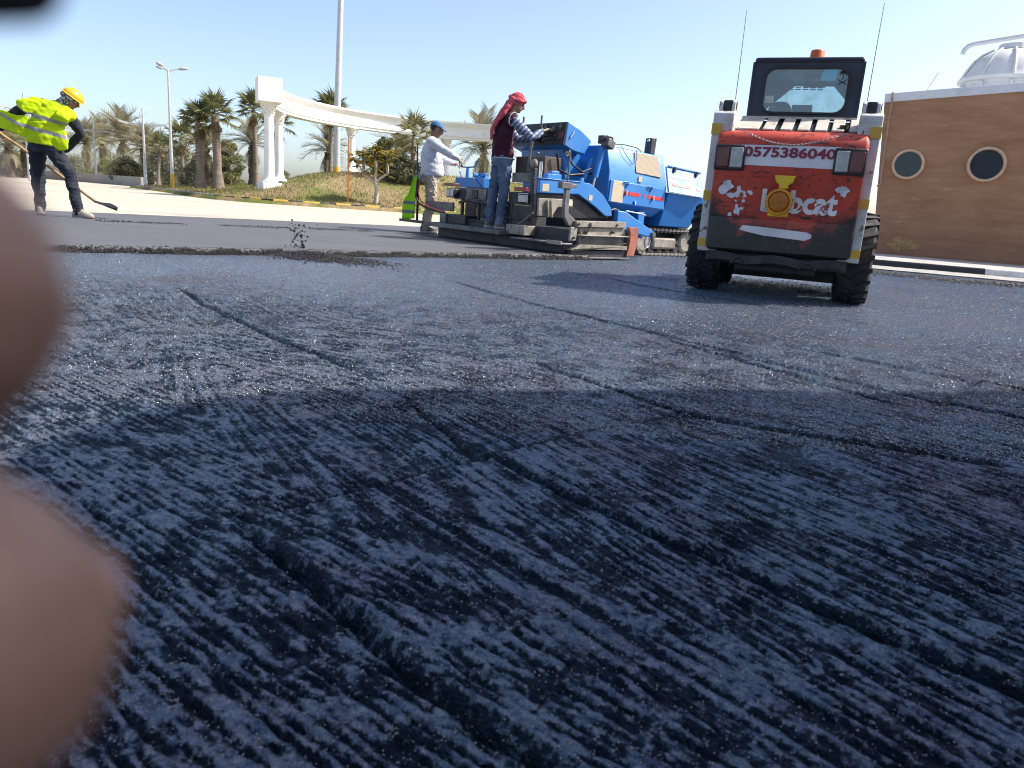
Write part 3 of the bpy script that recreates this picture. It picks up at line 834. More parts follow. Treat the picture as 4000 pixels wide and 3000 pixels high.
# ------------------------------------------------------------------ lamps, mast, low wall
M_GALV = pm('galvanised', (.50, .51, .52), .45, .35, var=.1, dirt=(.35, .33, .30), da=.35)
M_LYEL = pm('pole_yellow', (.62, .40, .04), .6, var=.15)
def lamp_post(label, x, y, zb, H, kind, rz=0.0, band=True):
    t = thing('street_lamp', label, 'street lamp', (x, y, zb), rz, 'street lamps along the plain')
    m = MB(); m.tube([(0, 0, -.2), (0, 0, .9), (0, 0, H)], [.12, .105, .05], 12); m.build('pole', M_GALV, t, smooth=60)
    if band:
        m = MB(); m.tube([(0, 0, 0), (0, 0, .85)], [.126, .114], 12); m.build('painted_band', M_LYEL, t, smooth=60)
    if kind == 'three':
        for a in (0, 125, 240):
            c, s = math.cos(R(a)), math.sin(R(a))
            m = MB(); m.tube([(0, 0, H-.1), (c*.35, s*.35, H+.02), (c*.62, s*.62, H+.1)], .03, 6); arm = m.build('arm', M_GALV, t, smooth=60)
            m = MB(); m.ball((c*.85, s*.85, H+.14), (.30, .15, .09), 10, 6, Matrix.Rotation(R(a), 3, 'Z') @ Matrix.Rotation(R(-12), 3, 'Y')); m.build('lamp_head', pm('lamp_grey', (.42, .42, .43), .5), arm, smooth=60)
    else:
        for sg in (-1, 1):
            m = MB()
            for dz in (0, .12):
                m.tube([(0, 0, H-1.15+dz), (sg*.6, 0, H-1.12+dz*.8), (sg*1.25, 0, H-.98+dz*.3), (sg*1.75, 0, H-.78)], [.03, .03, .025, .02], 6)
            arm = m.build('arm', M_GALV, t, smooth=60)
            m = MB(); m.box((sg*1.2, 0, H-1.02), (.6, .16, .07), Matrix.Rotation(R(-sg*13), 3, 'Y')); m.build('lamp_head', pm('lamp_white', (.62, .63, .65), .4), arm, bevel=.02)
    return t
lamp_post('tall lamp post with three heads and a yellow painted base', -21.8, 47, W(-21.8, 47), 6.85, 'three', .4)
lamp_post('lamp post with two curved wings at the tip of the garden', -25.95, 52, -.03, 5.2, 'wing', .25, False)
lamp_post('winged lamp post standing behind the low grey wall', -42.3, 75, 0, 5.85, 'wing', .2, False)
lamp_post('winged lamp post rising behind the shovelling worker', -32.6, 50, 0, 5.4, 'wing', .25, False)
lamp_post('farthest winged lamp post, mostly behind the worker', -60.5, 100, 0, 6.1, 'wing', .25, False)
t = thing('floodlight_mast', 'very tall grey mast with yellow base behind the colonnade', 'mast', (-11.4, 46, W(-11.4, 46)))
m = MB(); m.tube([(0, 0, -.3), (.0, 0, 3), (.25, 0, 16)], [.215, .20, .12], 16); m.build('pole', M_GALV, t, smooth=60)
m = MB(); m.tube([(0, 0, 0), (0, 0, .42)], [.225, .222], 16); m.build('painted_band', M_LYEL, t, smooth=60)
m = MB()
for a in range(6): m.box((.25+.7*math.cos(a*1.05), .7*math.sin(a*1.05), 15.9), (.35, .3, .3))
m.tube([(.25+.55*math.cos(k*.5236), .55*math.sin(k*.5236), 16) for k in range(12)], .04, 6, closed=True)
m.build('lamp_ring', pm('lamp_grey', (.4, .4, .4)), t)
wl = thing('low_wall', 'low grey concrete wall beyond the dusty road', 'wall', (0, 0, 0))
pa, pb = (-58, 80.5), (-29.3, 58.2)
for k in range(12):
    f0, f1 = k/12, (k+1)/12
    m = MB(); p = (pa[0]+(pb[0]-pa[0])*f0, pa[1]+(pb[1]-pa[1])*f0); q = (pa[0]+(pb[0]-pa[0])*f1, pa[1]+(pb[1]-pa[1])*f1)
    L = math.hypot(q[0]-p[0], q[1]-p[1])
    m.box((0, 0, .33), (L-.03, .22, .72)); m.build('wall_panel', pm('wall_concrete', (.30, .285, .27), .9, var=.12, dirt=(.2, .18, .16), da=.4, ds=.8), wl, bevel=.02, loc=((p[0]+q[0])/2, (p[1]+q[1])/2, 0), rot=(0, 0, math.atan2(q[1]-p[1], q[0]-p[0])))

# ------------------------------------------------------------------ brown building with portholes
def disc(m, c, r, y, n=28):
    m.add([(c[0]+r*math.cos(2*math.pi*k/n), y, c[1]+r*math.sin(2*math.pi*k/n)) for k in range(n)], [tuple(range(n))])
def mat_brown():
    b = NB('brushed_brown_render')
    g = b.scale(.42, .42, 2.0)
    s = b.noise(2.0, 7, .68, vec=g); f = b.noise(9, 5, .6, vec=g)
    c = b.mix(b.mapr(s, .30, .70), (.27, .125, .060), (.43, .23, .122))
    c = b.mix(b.mapr(f, .58, .80), c, (.52, .34, .20))
    z = b.sep()[2]
    low = b.mapr(b.math('ADD', z, b.math('MULTIPLY', b.noise(1.3, 4), 1.2)), .4, 1.5, 1, 0)
    c = b.mix(b.math('MULTIPLY', low, .45), c, (.29, .12, .066))
    b.bump(f, .25, .02)
    return b.set(**{'Base Color': c, 'Roughness': .8})
bl = thing('brown_building', 'brown rendered building with round porthole windows and white parapet', 'building', (7.6, 16.4, .085), math.atan2(KD[1], KD[0]))
M_WHT = pm('white_paint', (.70, .71, .72), .7, var=.06, dirt=(.5, .49, .47), da=.36, ds=2)
m = MB(); m.prism([(0, 0), (11, 0), (11, 3.95), (2.1, 3.30), (-.28, 3.09)], 'y', 0, 6); m.build('wall', mat_brown(), bl)
m = MB(); m.prism([(-.283, 3.09), (2.1, 3.30), (11, 3.95), (11, 4.12), (2.1, 3.47), (-.30, 3.26)], 'y', -.02, 6.02); m.build('parapet', M_WHT, bl, bevel=.01)
M_RIM = pm('porthole_rim', (.60, .40, .26), .6, var=.2)
M_PGL = NB('dark_glass'); M_PGL = M_PGL.set(**{'Base Color': (.012, .02, .03), 'Roughness': .06, 'IOR': 1.5})
for cx, cz, r_ in ((.37, 1.87, .31), (1.77, 1.92, .345), (3.3, 1.97, .35), (5.0, 2.03, .35)):
    wn = MB(); n_ = 36
    def circ(rad, y): return [(cx+rad*math.cos(2*math.pi*k/n_), y, cz+rad*math.sin(2*math.pi*k/n_)) for k in range(n_)]
    wn.rings([circ(r_, .0), circ(r_, -.05), circ(r_-.015, -.07), circ(r_-.045, -.07), circ(r_-.06, -.05), circ(r_-.06, .0)], cap=False)
    wo = wn.build('porthole', M_RIM, bl, smooth=40)
    g = MB(); disc(g, (cx, cz), r_-.055, -.015); g.build('glass', M_PGL, wo)
m = MB(); m.tube([(-.15, -.06, 3.28), (-.13, -.06, 2.6), (-.09, -.06, 1.6), (-.07, -.06, 1.45), (-.14, -.10, 1.40)], .019, 8); m.build('drain_pipe', pm('pipe_brown', (.34, .22, .15), .6), bl, smooth=60)
m = MB()
rp = random.Random(4)
for k in range(26):
    cx, cz, r_ = .56+rp.gauss(0, .14), .26+rp.gauss(0, .06), rp.uniform(.04, .09)
    m.add([(cx+r_*(1+.25*math.sin(3*a+k))*math.cos(a), -.004-.0004*k, cz+r_*math.sin(a)*.8) for a in [2*math.pi*j/10 for j in range(10)]], [tuple(range(10))])
m.build('salt_patch', pm('salt_stain', (.40, .25, .10), .9, var=.35, vs=12), bl)
m = MB(); m.bx(3.3, 8, 1.0, 5, 3.3, 4.75); rmh = m.build('roof_room', M_WHT, bl, bevel=.01)
m = MB(); m.bx(3.5, 4.4, .97, 1.01, 3.62, 4.25); m.build('window', M_PGL, rmh)
# roof tank, vent pipe and aerial
BM = Matrix.Translation((7.6, 16.4, .085)) @ Matrix.Rotation(math.atan2(KD[1], KD[0]), 4, 'Z')
def onb(x, y, z): return tuple(BM @ Vector((x, y, z)))
tk = thing('water_tank', 'white ribbed plastic water tank with domed top on the roof', 'tank', onb(2.02, 2.15, 3.15), math.atan2(KD[1], KD[0])); tk.scale = (1.42, 1.42, 1.12)
M_TANK = pm('tank_plastic', (.68, .68, .66), .5, var=.05, dirt=(.5, .45, .38), da=.34, ds=4)
m = MB()
rs = []
for z, r_ in ((0, .62), (.55, .62), (.56, .66), (.62, .67), (.66, .64), (.75, .60), (.92, .52), (1.05, .42), (1.15, .28), (1.2, .1)):
    rs.append([(r_*(1+.012*math.cos(10*a))*math.cos(a), r_*(1+.012*math.cos(10*a))*math.sin(a), z) for a in [2*math.pi*k/60 for k in range(60)]])
m.rings(rs); tb = m.build('tank_shell', M_TANK, tk, smooth=40)
for k in range(10):
    a = 2*math.pi*(k+.5)/10; m = MB()
    m.tube([(r_*math.cos(a), r_*math.sin(a), z) for r_, z in ((.63, .02), (.63, .52))], .03, 6)
    m.tube([(r_*math.cos(a), r_*math.sin(a), z) for r_, z in ((.645, .66), (.60, .78), (.52, .94), (.42, 1.07), (.28, 1.17))], .022, 6)
    m.build('rib', M_TANK, tk, smooth=60)
m = MB(); m.tube([(0, 0, 1.18), (0, 0, 1.28)], [.22, .2], 16); m.build('lid', M_TANK, tk, smooth=50)
m = MB(); P0 = [(1.02, 1.05, 4.20), (1.04, 1.05, 4.29), (1.10, 1.05, 4.36), (1.20, 1.05, 4.40), (2.10, 1.05, 4.54)]
m.tube([onb(*p) for p in P0], .05, 10)
tag(m.build('vent_pipe', M_WHT, smooth=60), 'fat white pipe with down-turned end crossing in front of the tank', 'pipe')
m = MB(); m.tube([onb(.30, .5, 3.0), onb(.62, .5, 3.75)], .008, 6)
tag(m.build('aerial_rod', M_GALV), 'thin slanting aerial rod on the brown building roof edge', 'aerial')

# ------------------------------------------------------------------ skid steer loader
def text_mesh(name, s, width, height, bold=0.0, z=0.003):
    cu = bpy.data.curves.new(name, 'FONT'); cu.body = s; cu.size = 1; cu.extrude = z; cu.offset = bold; cu.resolution_u = 3
    o = bpy.data.objects.new(name, cu); COL.objects.link(o)
    bpy.context.view_layer.update()
    me = bpy.data.meshes.new_from_object(o.evaluated_get(bpy.context.evaluated_depsgraph_get()))
    bpy.data.objects.remove(o); bpy.data.curves.remove(cu)
    n = len(me.vertices); co = np.empty(n*3, np.float32); me.vertices.foreach_get('co', co); co = co.reshape(-1, 3)
    lo, hi = co.min(0), co.max(0)
    q = (co-(lo+hi)/2)/(hi-lo); q[:, 0] *= width; q[:, 1] *= height; q[:, 2] = co[:, 2]
    me.vertices.foreach_set('co', q.ravel()); me.update()
    return me

M_BLACK = pm('black_paint', (.014, .014, .017), .5, var=.3)
M_RUBBER = pm('rubber', (.013, .013, .014), .72, var=.3, vs=14, dirt=(.045, .043, .042), da=.38, ds=12, bump=.25, bs=120)
M_GRIME = pm('grimy_steel', (.045, .042, .042), .55, .2, var=.4, vs=9, dirt=(.014, .013, .013), da=.45, ds=7, bump=.3, bs=50)
def glass(name, col, mixf=.12):
    b = NB(name)
    tr = b.n('ShaderNodeBsdfTransparent'); tr.inputs[0].default_value = (*col, 1)
    gl = b.n('ShaderNodeBsdfGlossy'); gl.inputs['Roughness'].default_value = .03
    df = b.n('ShaderNodeBsdfDiffuse'); df.inputs[0].default_value = (.3, .31, .3, 1)
    s1 = b.n('ShaderNodeMixShader'); s1.inputs[0].default_value = mixf
    s2 = b.n('ShaderNodeMixShader')
    b.l(b.mapr(b.noise(9, 6, .7), .42, .75, .05, .28), s2.inputs[0])
    b.l(tr.outputs[0], s1.inputs[1]); b.l(gl.outputs[0], s1.inputs[2]); b.l(s1.outputs[0], s2.inputs[1]); b.l(df.outputs[0], s2.inputs[2])
    b.l(s2.outputs[0], b.t.nodes['Material Output'].inputs[0]); return b.m
def mat_tail():
    b = NB('tailgate_red')
    z = b.sep()[2]; x = b.sep()[0]
    c = b.mix(b.mapr(b.noise(3, 5), .3, .7), (.44, .042, .024), (.56, .070, .036))
    scr = b.mapr(b.noise(9, 8, .74, vec=b.scale(.7, 1, 2.6), dist=1.0), .565, .595)
    c = b.mix(scr, c, (.05, .028, .024))
    scr2 = b.mapr(b.noise(30, 6, .72), .61, .63); c = b.mix(scr2, c, (.035, .022, .02))
    so = b.math('ADD', z, b.math('MULTIPLY', b.math('ADD', b.noise(4.5, 8, .72), -.5), .62))
    ex = b.math('MULTIPLY', b.math('POWER', b.math('ABSOLUTE', x), 3.0), 1.6)
    soot = b.mapr(b.math('SUBTRACT', so, ex), .62, .46)
    c = b.mix(soot, c, b.mix(b.noise(20, 5), (.012, .011, .011), (.05, .042, .038)))
    b.bump(b.noise(6, 4), .25, .02)
    return b.set(**{'Base Color': c, 'Roughness': b.mapr(b.noise(7, 4), .3, .7, .38, .65)})
M_TAIL = mat_tail()
M_TOWER = pm('tower_white', (.58, .56, .54), .55, var=.1, dirt=(.22, .18, .15), da=.40, ds=6, chip=(.16, .075, .045), ca=.60, cs=13)
M_CAB = pm('cab_navy', (.010, .014, .030), .42, var=.25, dirt=(.06, .06, .065), da=.30, ds=5)
M_REFL = pm('reflector_yellow', (.55, .32, .03), .45, var=.1)
def loader():
    t = thing('skid_steer_loader', 'worn red and white skid steer loader seen from its scratched tailgate', 'loader', (2.083, 6.106, 0), R(-22))
    # wheels
    ty = MB(); rs = []
    prof = [(.20, -.105), (.26, -.115), (.315, -.112), (.338, -.095), (.342, 0), (.338, .095), (.315, .112), (.26, .115), (.20, .105)]
    for k in range(48):
        a = 2*math.pi*k/48; rs.append([(x, r_*math.cos(a), r_*math.sin(a)) for r_, x in prof])
    ty.rings(rs, closed=True)
    for k in range(22):
        a0 = 2*math.pi*k/22
        for sg in (-1, 1):
            a1 = a0+(math.pi/22 if sg > 0 else 0)
            pts = []
            for r_, dr in ((.334, 0), (.362, 0)):
                for x, da in ((0.012*sg, .10), (.119*sg, -.045), (.119*sg, .045), (0.012*sg, .19)):
                    rr2 = r_-(.022 if abs(x) > .1 else 0)
                    pts.append((x, rr2*math.cos(a1+da), rr2*math.sin(a1+da)))
            ty.add(pts, [(0, 1, 2, 3), (4, 5, 6, 7), (0, 1, 5, 4), (1, 2, 6, 5), (2, 3, 7, 6), (3, 0, 4, 7)])
            pts = []
            for x in (.100*sg, .121*sg):
                for r_, da in ((.27, -.02), (.335, -.045), (.335, .045), (.27, .035)): pts.append((x, r_*math.cos(a1+da), r_*math.sin(a1+da)))
            ty.add(pts, [(0, 1, 2, 3), (4, 5, 6, 7), (0, 1, 5, 4), (1, 2, 6, 5), (2, 3, 7, 6), (3, 0, 4, 7)])
    tym = ty.mesh('tyre', 40)
    rm = MB()
    rs = []
    for k in range(32):
        a = 2*math.pi*k/32; rs.append([(x, r_*math.cos(a), r_*math.sin(a)) for r_, x in [(.205, -.10), (.215, -.105), (.19, -.08), (.19, .06), (.08, .05), (.06, .09), (.0005, .09)]])
    rm.rings(rs, closed=True, cap=False); rmm = rm.mesh('rim', 40)
    M_RIMW = pm('rim_white', (.5, .49, .46), .6, dirt=(.1, .09, .08), da=.5)
    for sx in (-1, 1):
        for y in (0, .80):
            wt = bpy.data.objects.new('wheel', None); COL.objects.link(wt); wt.parent = t; wt.location = (sx*.565, y, .352); wt.empty_display_size = .1
            wt.rotation_euler = (R(7*y+3*sx), 0, 0 if sx > 0 else math.pi)
            link('tyre', tym, M_RUBBER, wt); link('rim', rmm, M_RIMW, wt)
    m = MB(); m.prism([(-.42, .30), (1.15, .22), (1.20, .55), (1.10, 1.0), (-.30, 1.05), (-.42, .9)], 'x', -.41, .41); m.build('chassis', M_GRIME, t, bevel=.02)
    m = MB(); m.prism([(-.35, .20), (1.05, .18), (1.05, .32), (-.35, .34)], 'x', -.30, .30); m.build('belly_plate', M_GRIME, t, bevel=.02)
    # tailgate
    P = [(-.50, .345), (-.545, .37), (-.562, .55), (-.556, .60), (-.575, .635), (-.578, .895), (-.596, .93), (-.598, 1.10), (-.585, 1.165), (-.55, 1.205), (-.49, 1.225), (-.34, 1.245), (-.30, 1.2), (-.30, .345)]
    m = MB(); rs = []
    for x, f in ((-.513, .93), (-.503, .975), (-.485, 1), (.485, 1), (.503, .975), (.513, .93)):
        rs.append([(x, -.30+(y+.30)*f, z if f == 1 else .78+(z-.78)*(.5+f/2)) for y, z in P])
    m.rings(rs); m.build('tailgate', M_TAIL, t, smooth=32)
    m = MB(); m.prism([(-.22, .628), (-.55, .628), (-.574, .634), (-.574, .640), (-.22, .640)], 'x', -.44, .44); m.build('tailgate_ledge', M_TAIL, t)
    # number board and lettering
    M_BOARD = pm('number_board', (.70, .66, .68), .6, var=.08, dirt=(.45, .28, .30), da=.34, ds=12)
    m = MB(); m.add([(-.335, -.6025, 1.118), (.335, -.6025, 1.122), (.31, -.6025, .972), (-.30, -.6025, .978)], [(0, 1, 2, 3)])
    m.v = [(x, y+(.0 if z > 1.05 else .002), z) for x, y, z in m.v]
    nb = m.build('number_board', M_BOARD, t)
    o = link('lettering', text_mesh('number_text', '0575386040', .620, .072, .030, .0015), pm('number_maroon', (.22, .012, .045), .5, var=.15), nb, (.0, -.606, 1.072), (R(90), 0, 0))
    o = link('lettering', text_mesh('brand_text', 'bobcat', .52, .165, .040, .0012), pm('worn_white', (.66, .63, .62), .6, chip=(.30, .04, .03), ca=.565, cs=16), t, (.115, -.5805, .735), (R(90), 0, 0))
    m = MB(); m.add([(-.255, -.5665, .548), (-.12, -.5665, .545), (.20, -.5665, .528), (.235, -.5665, .512), (.232, -.5665, .487), (.19, -.5665, .468), (-.10, -.5665, .484), (-.23, -.5665, .505), (-.275, -.5665, .515)], [tuple(range(9))])
    m.build('white_strip', pm('strip_white', (.62, .60, .60), .6, chip=(.1, .05, .05), ca=.66, cs=14), t)
    rp = random.Random(8)
    M_TORN = pm('torn_sticker', (.60, .58, .60), .7, var=.12)
    for cx, cz, sc in ((-.41, .825, 1.0), (.39, .835, .85)):
        m = MB()
        for k in range(6):
            a = k*1.05+rp.uniform(-.2, .2); L = sc*rp.uniform(.03, .065)
            q = Vector((math.cos(a), 0, math.sin(a))); s_ = Vector((-math.sin(a), 0, math.cos(a))); b0 = Vector((cx, -.579, cz))
            m.add([b0, b0+q*L*.5+s_*L*.45+Vector((0, -.012, 0)), b0+q*L+Vector((0, -.030, 0)), b0+q*L*.5-s_*L*.45+Vector((0, -.016, 0))], [(0, 1, 2), (0, 2, 3)])
        m.build('torn_sticker', M_TORN, t)
    m = MB(); m.tube([(-.425, -.575, .795), (-.425, -.602, .795)], .034, 14); m.build('lock_knob', M_TORN, t, smooth=40)
    m = MB()
    for k in range(15):
        cx, cz, r_ = -.30+rp.gauss(0, .055), .755+rp.gauss(0, .05), rp.uniform(.008, .026)
        m.add([(cx+r_*rp.uniform(.4, 1.5)*math.cos(a), -.5795-.00015*k, cz+r_*rp.uniform(.4, 1.4)*math.sin(a)) for a in [j*.785 for j in range(8)]], [tuple(range(8))])
    m.build('paint_flecks', M_TORN, t)
    # tail lights
    for sx in (-1, 1):
        x0, x1 = (-.512, -.298) if sx < 0 else (.302, .512)
        m = MB(); m.bx(x0, x1, -.628, -.58, .935, 1.115); hs = m.build('tail_light', M_BLACK, t, bevel=.012)
        xr = (x0+.015, x0+.105) if sx < 0 else (x1-.105, x1-.015)
        xw = (x0+.112, x1-.014) if sx < 0 else (x0+.014, x1-.112)
        m = MB(); m.bx(*xr, -.636, -.62, .955, 1.095); m.build('red_lens', pm('lens_red', (.11, .008, .014), .2, var=.1), hs, bevel=.006)
        m = MB(); m.bx(*xw, -.636, -.62, .955, 1.095); m.build('clear_lens', pm('lens_clear', (.36, .36, .33), .2, var=.2, vs=20), hs, bevel=.006)
    # hazard flasher
    M_Y = pm('flasher_yellow', (.72, .44, .01), .45, var=.08, dirt=(.4, .25, .02), da=.35)
    m = MB(); m.prism([(-.072, .912), (.072, .912), (.058, .865), (.028, .845), (.032, .82), (-.035, .82), (-.030, .845), (-.058, .865)], 'y', -.66, -.59); fl = m.build('hazard_flasher', M_Y, t, bevel=.006)
    m = MB(); m.bx(-.085, .055, -.645, -.585, .625, .80); m.build('battery_box', M_Y, fl, bevel=.008)
    MR = Matrix.Translation((-.018, -.645, .728)) @ Matrix.Rotation(R(90), 4, 'X')
    m = MB(); m.lathe([(.092, -.03), (.094, .02), (.088, .032), (.076, .034), (.074, .02)], 28, MR); m.build('flasher_ring', pm('flasher_orange', (.62, .25, .008), .4), fl, smooth=40)
    b = NB('amber_lens'); wv = b.n('ShaderNodeTexWave', wave_type='RINGS', rings_direction='Y'); wv.inputs['Scale'].default_value = 40
    b.l(b.co.outputs['Object'], wv.inputs['Vector']); b.bump(wv.outputs['Fac'], .4, .004)
    MA = b.set(**{'Base Color': (.42, .13, .006), 'Roughness': .22})
    m = MB(); m.lathe([(.075, .02), (.06, .034), (.035, .042), (.012, .044), (.01, .05), (.001, .051)], 24, MR); m.build('amber_lens', MA, fl, smooth=60)
    # chain draped over the tailgate
    m = MB(); CH = []
    for k in range(57):
        f = k/56; x = -.39+.75*f; z = 1.237-.026*f-.105*math.sin(math.pi*f)**1.0*(1-.10*f)
        y = -.612 if z < 1.19 else -.605+.5*(z-1.19)
        CH.append(Vector((x, y, z)))
    for k in range(56):
        a, b2 = CH[k], CH[k+1]; d = (b2-a).normalized(); c = (a+b2)/2
        sd2 = Vector((0, -1, 0)) if k % 2 else d.cross(Vector((0, -1, 0))).normalized()
        L = (b2-a).length*.72
        m.tube([c+d*(L*math.cos(q))+sd2*(.0062*math.sin(q)) for q in [j*math.pi/4 for j in range(8)]], .0019, 5, closed=True)
    m.build('chain', pm('chain_steel', (.30, .29, .28), .4, .7), t, smooth=60)
    # grille between tailgate and cab
    m = MB(); m.prism([(-.36, 1.19), (-.36, 1.235), (.02, 1.36), (.14, 1.36), (.14, 1.19)], 'x', -.43, .43); m.build('engine_cover', M_BLACK, t)
    M_SLAT = pm('slat_cream', (.50, .46, .40), .6, var=.1, dirt=(.25, .2, .17), da=.42, ds=8)
    xsl = [-.43, -.23, -.105, .015, .135, .25, .37]
    for k, x in enumerate(xsl):
        w_ = .175 if k == 0 else .085 if k < 6 else .06
        m = MB(); m.prism([(-.365, 1.243), (.02, 1.372), (.02, 1.385), (-.37, 1.258)], 'x', x-.0, x+w_); m.build('grille_slat', M_SLAT, t, bevel=.006)
    m = MB(); m.bx(-.43, .41, .0, .10, 1.376, 1.392); m.build('cover_lip', M_SLAT, t)
    m = MB(); m.tube([(.33, -.30, 1.22), (.33, -.30, 1.30)], .03, 12); m.build('exhaust_stub', M_GRIME, t, smooth=50)
    # loader towers and lift arms
    for sx in (-1, 1):
        m = MB(); m.prism([(-.50, .335), (-.515, .36), (-.505, 1.345), (-.47, 1.365), (-.20, 1.365), (-.12, 1.2), (-.18, .335)], 'x', sx*.425 if sx > 0 else -.575, sx*.575 if sx > 0 else -.425)
        tw = m.build('loader_tower', M_TOWER, t, bevel=.008)
        for z0, z1 in ((1.195, 1.27), (.715, .785), (.37, .43)):
            m = MB(); xo = .577*sx
            m.bx(min(xo, xo-.075*sx), max(xo, xo-.075*sx), -.5185, -.35, z0, z1); m.build('reflector', M_REFL, tw)
        m = MB()
        for xx in (.445, .535): m.prism([(-.47, 1.36), (-.45, 1.43), (-.40, 1.455), (-.34, 1.43), (-.32, 1.36)], 'x', sx*xx-.012, sx*xx+.012)
        m.build('clevis', M_TOWER, tw, bevel=.004)
        m = MB(); m.tube([(sx*.43, -.40, 1.41), (sx*.555, -.40, 1.41)], .032, 12); m.prism([(-.44, 1.365), (-.44, 1.445), (-.36, 1.445), (-.30, 1.38)], 'x', sx*.49-.03, sx*.49+.03); m.build('pivot_pin', M_GRIME, tw, smooth=40)
        m = MB(); m.prism([(-.42, 1.28), (-.42, 1.39), (.25, 1.34), (1.05, .98), (1.42, .42), (1.40, .26), (1.25, .26), (.95, .82), (.2, 1.2)], 'x', sx*.50-.045, sx*.50+.045); m.build('lift_arm', M_TOWER, t, bevel=.01)
    # cab
    outer = rrect(-.40, .40, 1.385, 1.815, .045, 5); inner = rrect(-.298, .302, 1.44, 1.758, .075, 5)
    m = MB(); m.ring_plate(outer, inner, 'y', .10, .135); m.build('rear_frame', M_CAB, t, bevel=.006)
    o2 = rrect(-.318, .322, 1.422, 1.776, .085, 5)
    m = MB(); m.ring_plate(o2, inner, 'y', .088, .105); m.build('window_seal', M_BLACK, t, bevel=.004)
    m = MB(); m.prism(rrect(-.305, .309, 1.434, 1.764, .07, 5), 'y', .108, .113); gl = m.build('rear_glass', glass('cab_glass', (.62, .76, .76)), t)
    m = MB(); m.bx(-.40, .40, .09, 1.08, 1.80, 1.845); m.build('roof', M_CAB, t, bevel=.022, seg=3)
    for sx in (-1, 1):
        oo = [(.10, .95), (1.05, .95), (1.05, 1.81), (.10, 1.81)]; ii = [(.26, 1.36), (.93, 1.36), (.93, 1.72), (.26, 1.72)]
        m = MB(); m.ring_plate(oo, ii, 'x', sx*.40-.012, sx*.40+.012); m.build('side_frame', M_CAB, t)
        m = MB(); m.bx(sx*.40-.004, sx*.40+.004, .25, .94, 1.35, 1.73); m.build('side_glass', glass('tinted_glass', (.10, .15, .16)), t)
    oo = [(-.40, .95), (.40, .95), (.40, 1.81), (-.40, 1.81)]; ii = [(-.33, 1.15), (.34, 1.15), (.19, 1.775), (-.13, 1.775)]
    ii = [(-.37, 1.2), (.37, 1.2), (.365, 1.60), (.19, 1.785), (-.14, 1.785), (-.365, 1.58)]
    oo = [(-.40, .95), (.40, .95), (.40, 1.6), (.40, 1.81), (-.40, 1.81), (-.40, 1.6)]
    m = MB(); m.ring_plate(oo, ii, 'y', 1.04, 1.07); m.build('front_frame', M_CAB, t)
    m = MB(); m.bx(-.38, .38, .15, 1.0, .95, .99); m.build('cab_floor', M_BLACK, t)
    m = MB(); m.prism([(.50, 1.02), (.62, 1.02), (.66, 1.35), (.60, 1.50), (.54, 1.50), (.52, 1.3)], 'x', -.22, .16); m.ball((-.20, .58, 1.50), (.10, .04, .09), 14, 8); m.build('seat', pm('seat_black', (.02, .02, .022), .6), t, bevel=.02)
    m = MB(); m.bx(-.10, .06, .50, .515, 1.43, 1.55); sk = m.build('seat_badge', pm('badge_maroon', (.16, .02, .025), .6), t, bevel=.008)
    m = MB(); disc(m, (-.015, 1.505), .022, .496, 14)
    m.add([(-.028, .4965, 1.49), (-.002, .4965, 1.49), (-.005, .4965, 1.468), (-.025, .4965, 1.468)], [(0, 1, 2, 3)])
    for a in (.5, -.5): m.box((-.015, .4965, 1.462), (.075, .0008, .007), Matrix.Rotation(a, 3, 'Y'))
    m.build('skull_print', pm('print_pale', (.55, .55, .52), .7), sk)
    m = MB(); disc(m, (-.024, 1.503), .0055, .4945, 8); disc(m, (-.006, 1.503), .0055, .4945, 8); m.build('skull_eyes', M_BLACK, sk)
    m = MB(); m.bx(-.05, .13, .80, .82, 1.735, 1.785); m.build('mirror', pm('mirror_back', (.10, .10, .12), .35), t, bevel=.02, seg=3)
    m = MB()
    for k in range(5):
        for j in range(2): m.bx(-.19+.062*k, -.145+.062*k, 1.03, 1.036, 1.765-.016*j, 1.773-.016*j)
    m.build('header_vents', pm('vent_pale', (.75, .75, .7), .6), t)
    # stickers on the rear glass
    m = MB(); m.add([(.115, .1055, 1.755), (.222, .1055, 1.757), (.216, .1055, 1.672), (.105, .1055, 1.668)], [(0, 1, 2, 3)]); m.build('blue_sticker', pm('sticker_blue', (.22, .50, .60), .6, var=.06), gl)
    m = MB(); m.bx(-.285, -.22, .1045, .1065, 1.505, 1.56); m.build('pale_sticker', pm('sticker_pale', (.40, .48, .45), .6, var=.15, vs=60), gl)
    m = MB()
    m.tube([(.262, .105, 1.685), (.265, .105, 1.71), (.264, .105, 1.728)], [.0035, .003, .003], 5)
    for k in range(9):
        a = R(-35+250*k/8); c, s_ = math.cos(a), math.sin(a)
        m.tube([(.264, .105, 1.728), (.264+c*.018, .105, 1.728+s_*.016+.006), (.264+c*.031, .105, 1.728+s_*.022-.004)], [.0025, .0045, .0012], 5)
    for sg in (-1, 1):
        m.tube([(.264-sg*.036, .105, 1.686), (.264-sg*.018, .105, 1.672), (.264+sg*.006, .105, 1.661), (.264+sg*.022, .105, 1.650), (.264+sg*.024, .105, 1.643)], [.0012, .003, .0032, .0028, .002], 5)
        m.tube([(.264+sg*.013, .105, 1.649), (.264+sg*.026, .105, 1.66)], .002, 5)
    m.build('palm_and_swords_sticker', pm('sticker_dark', (.012, .02, .02), .6), gl)
    # beacon, aerials, bumper
    m = MB(); m.lathe([(.058, 1.84), (.058, 1.852), (.055, 1.857), (.052, 1.905), (.046, 1.914), (.001, 1.916)], 20, Matrix.Translation((.05, .22, 0))); m.build('beacon', pm('beacon_orange', (.60, .11, .015), .25, var=.25, vs=25), t, smooth=40)
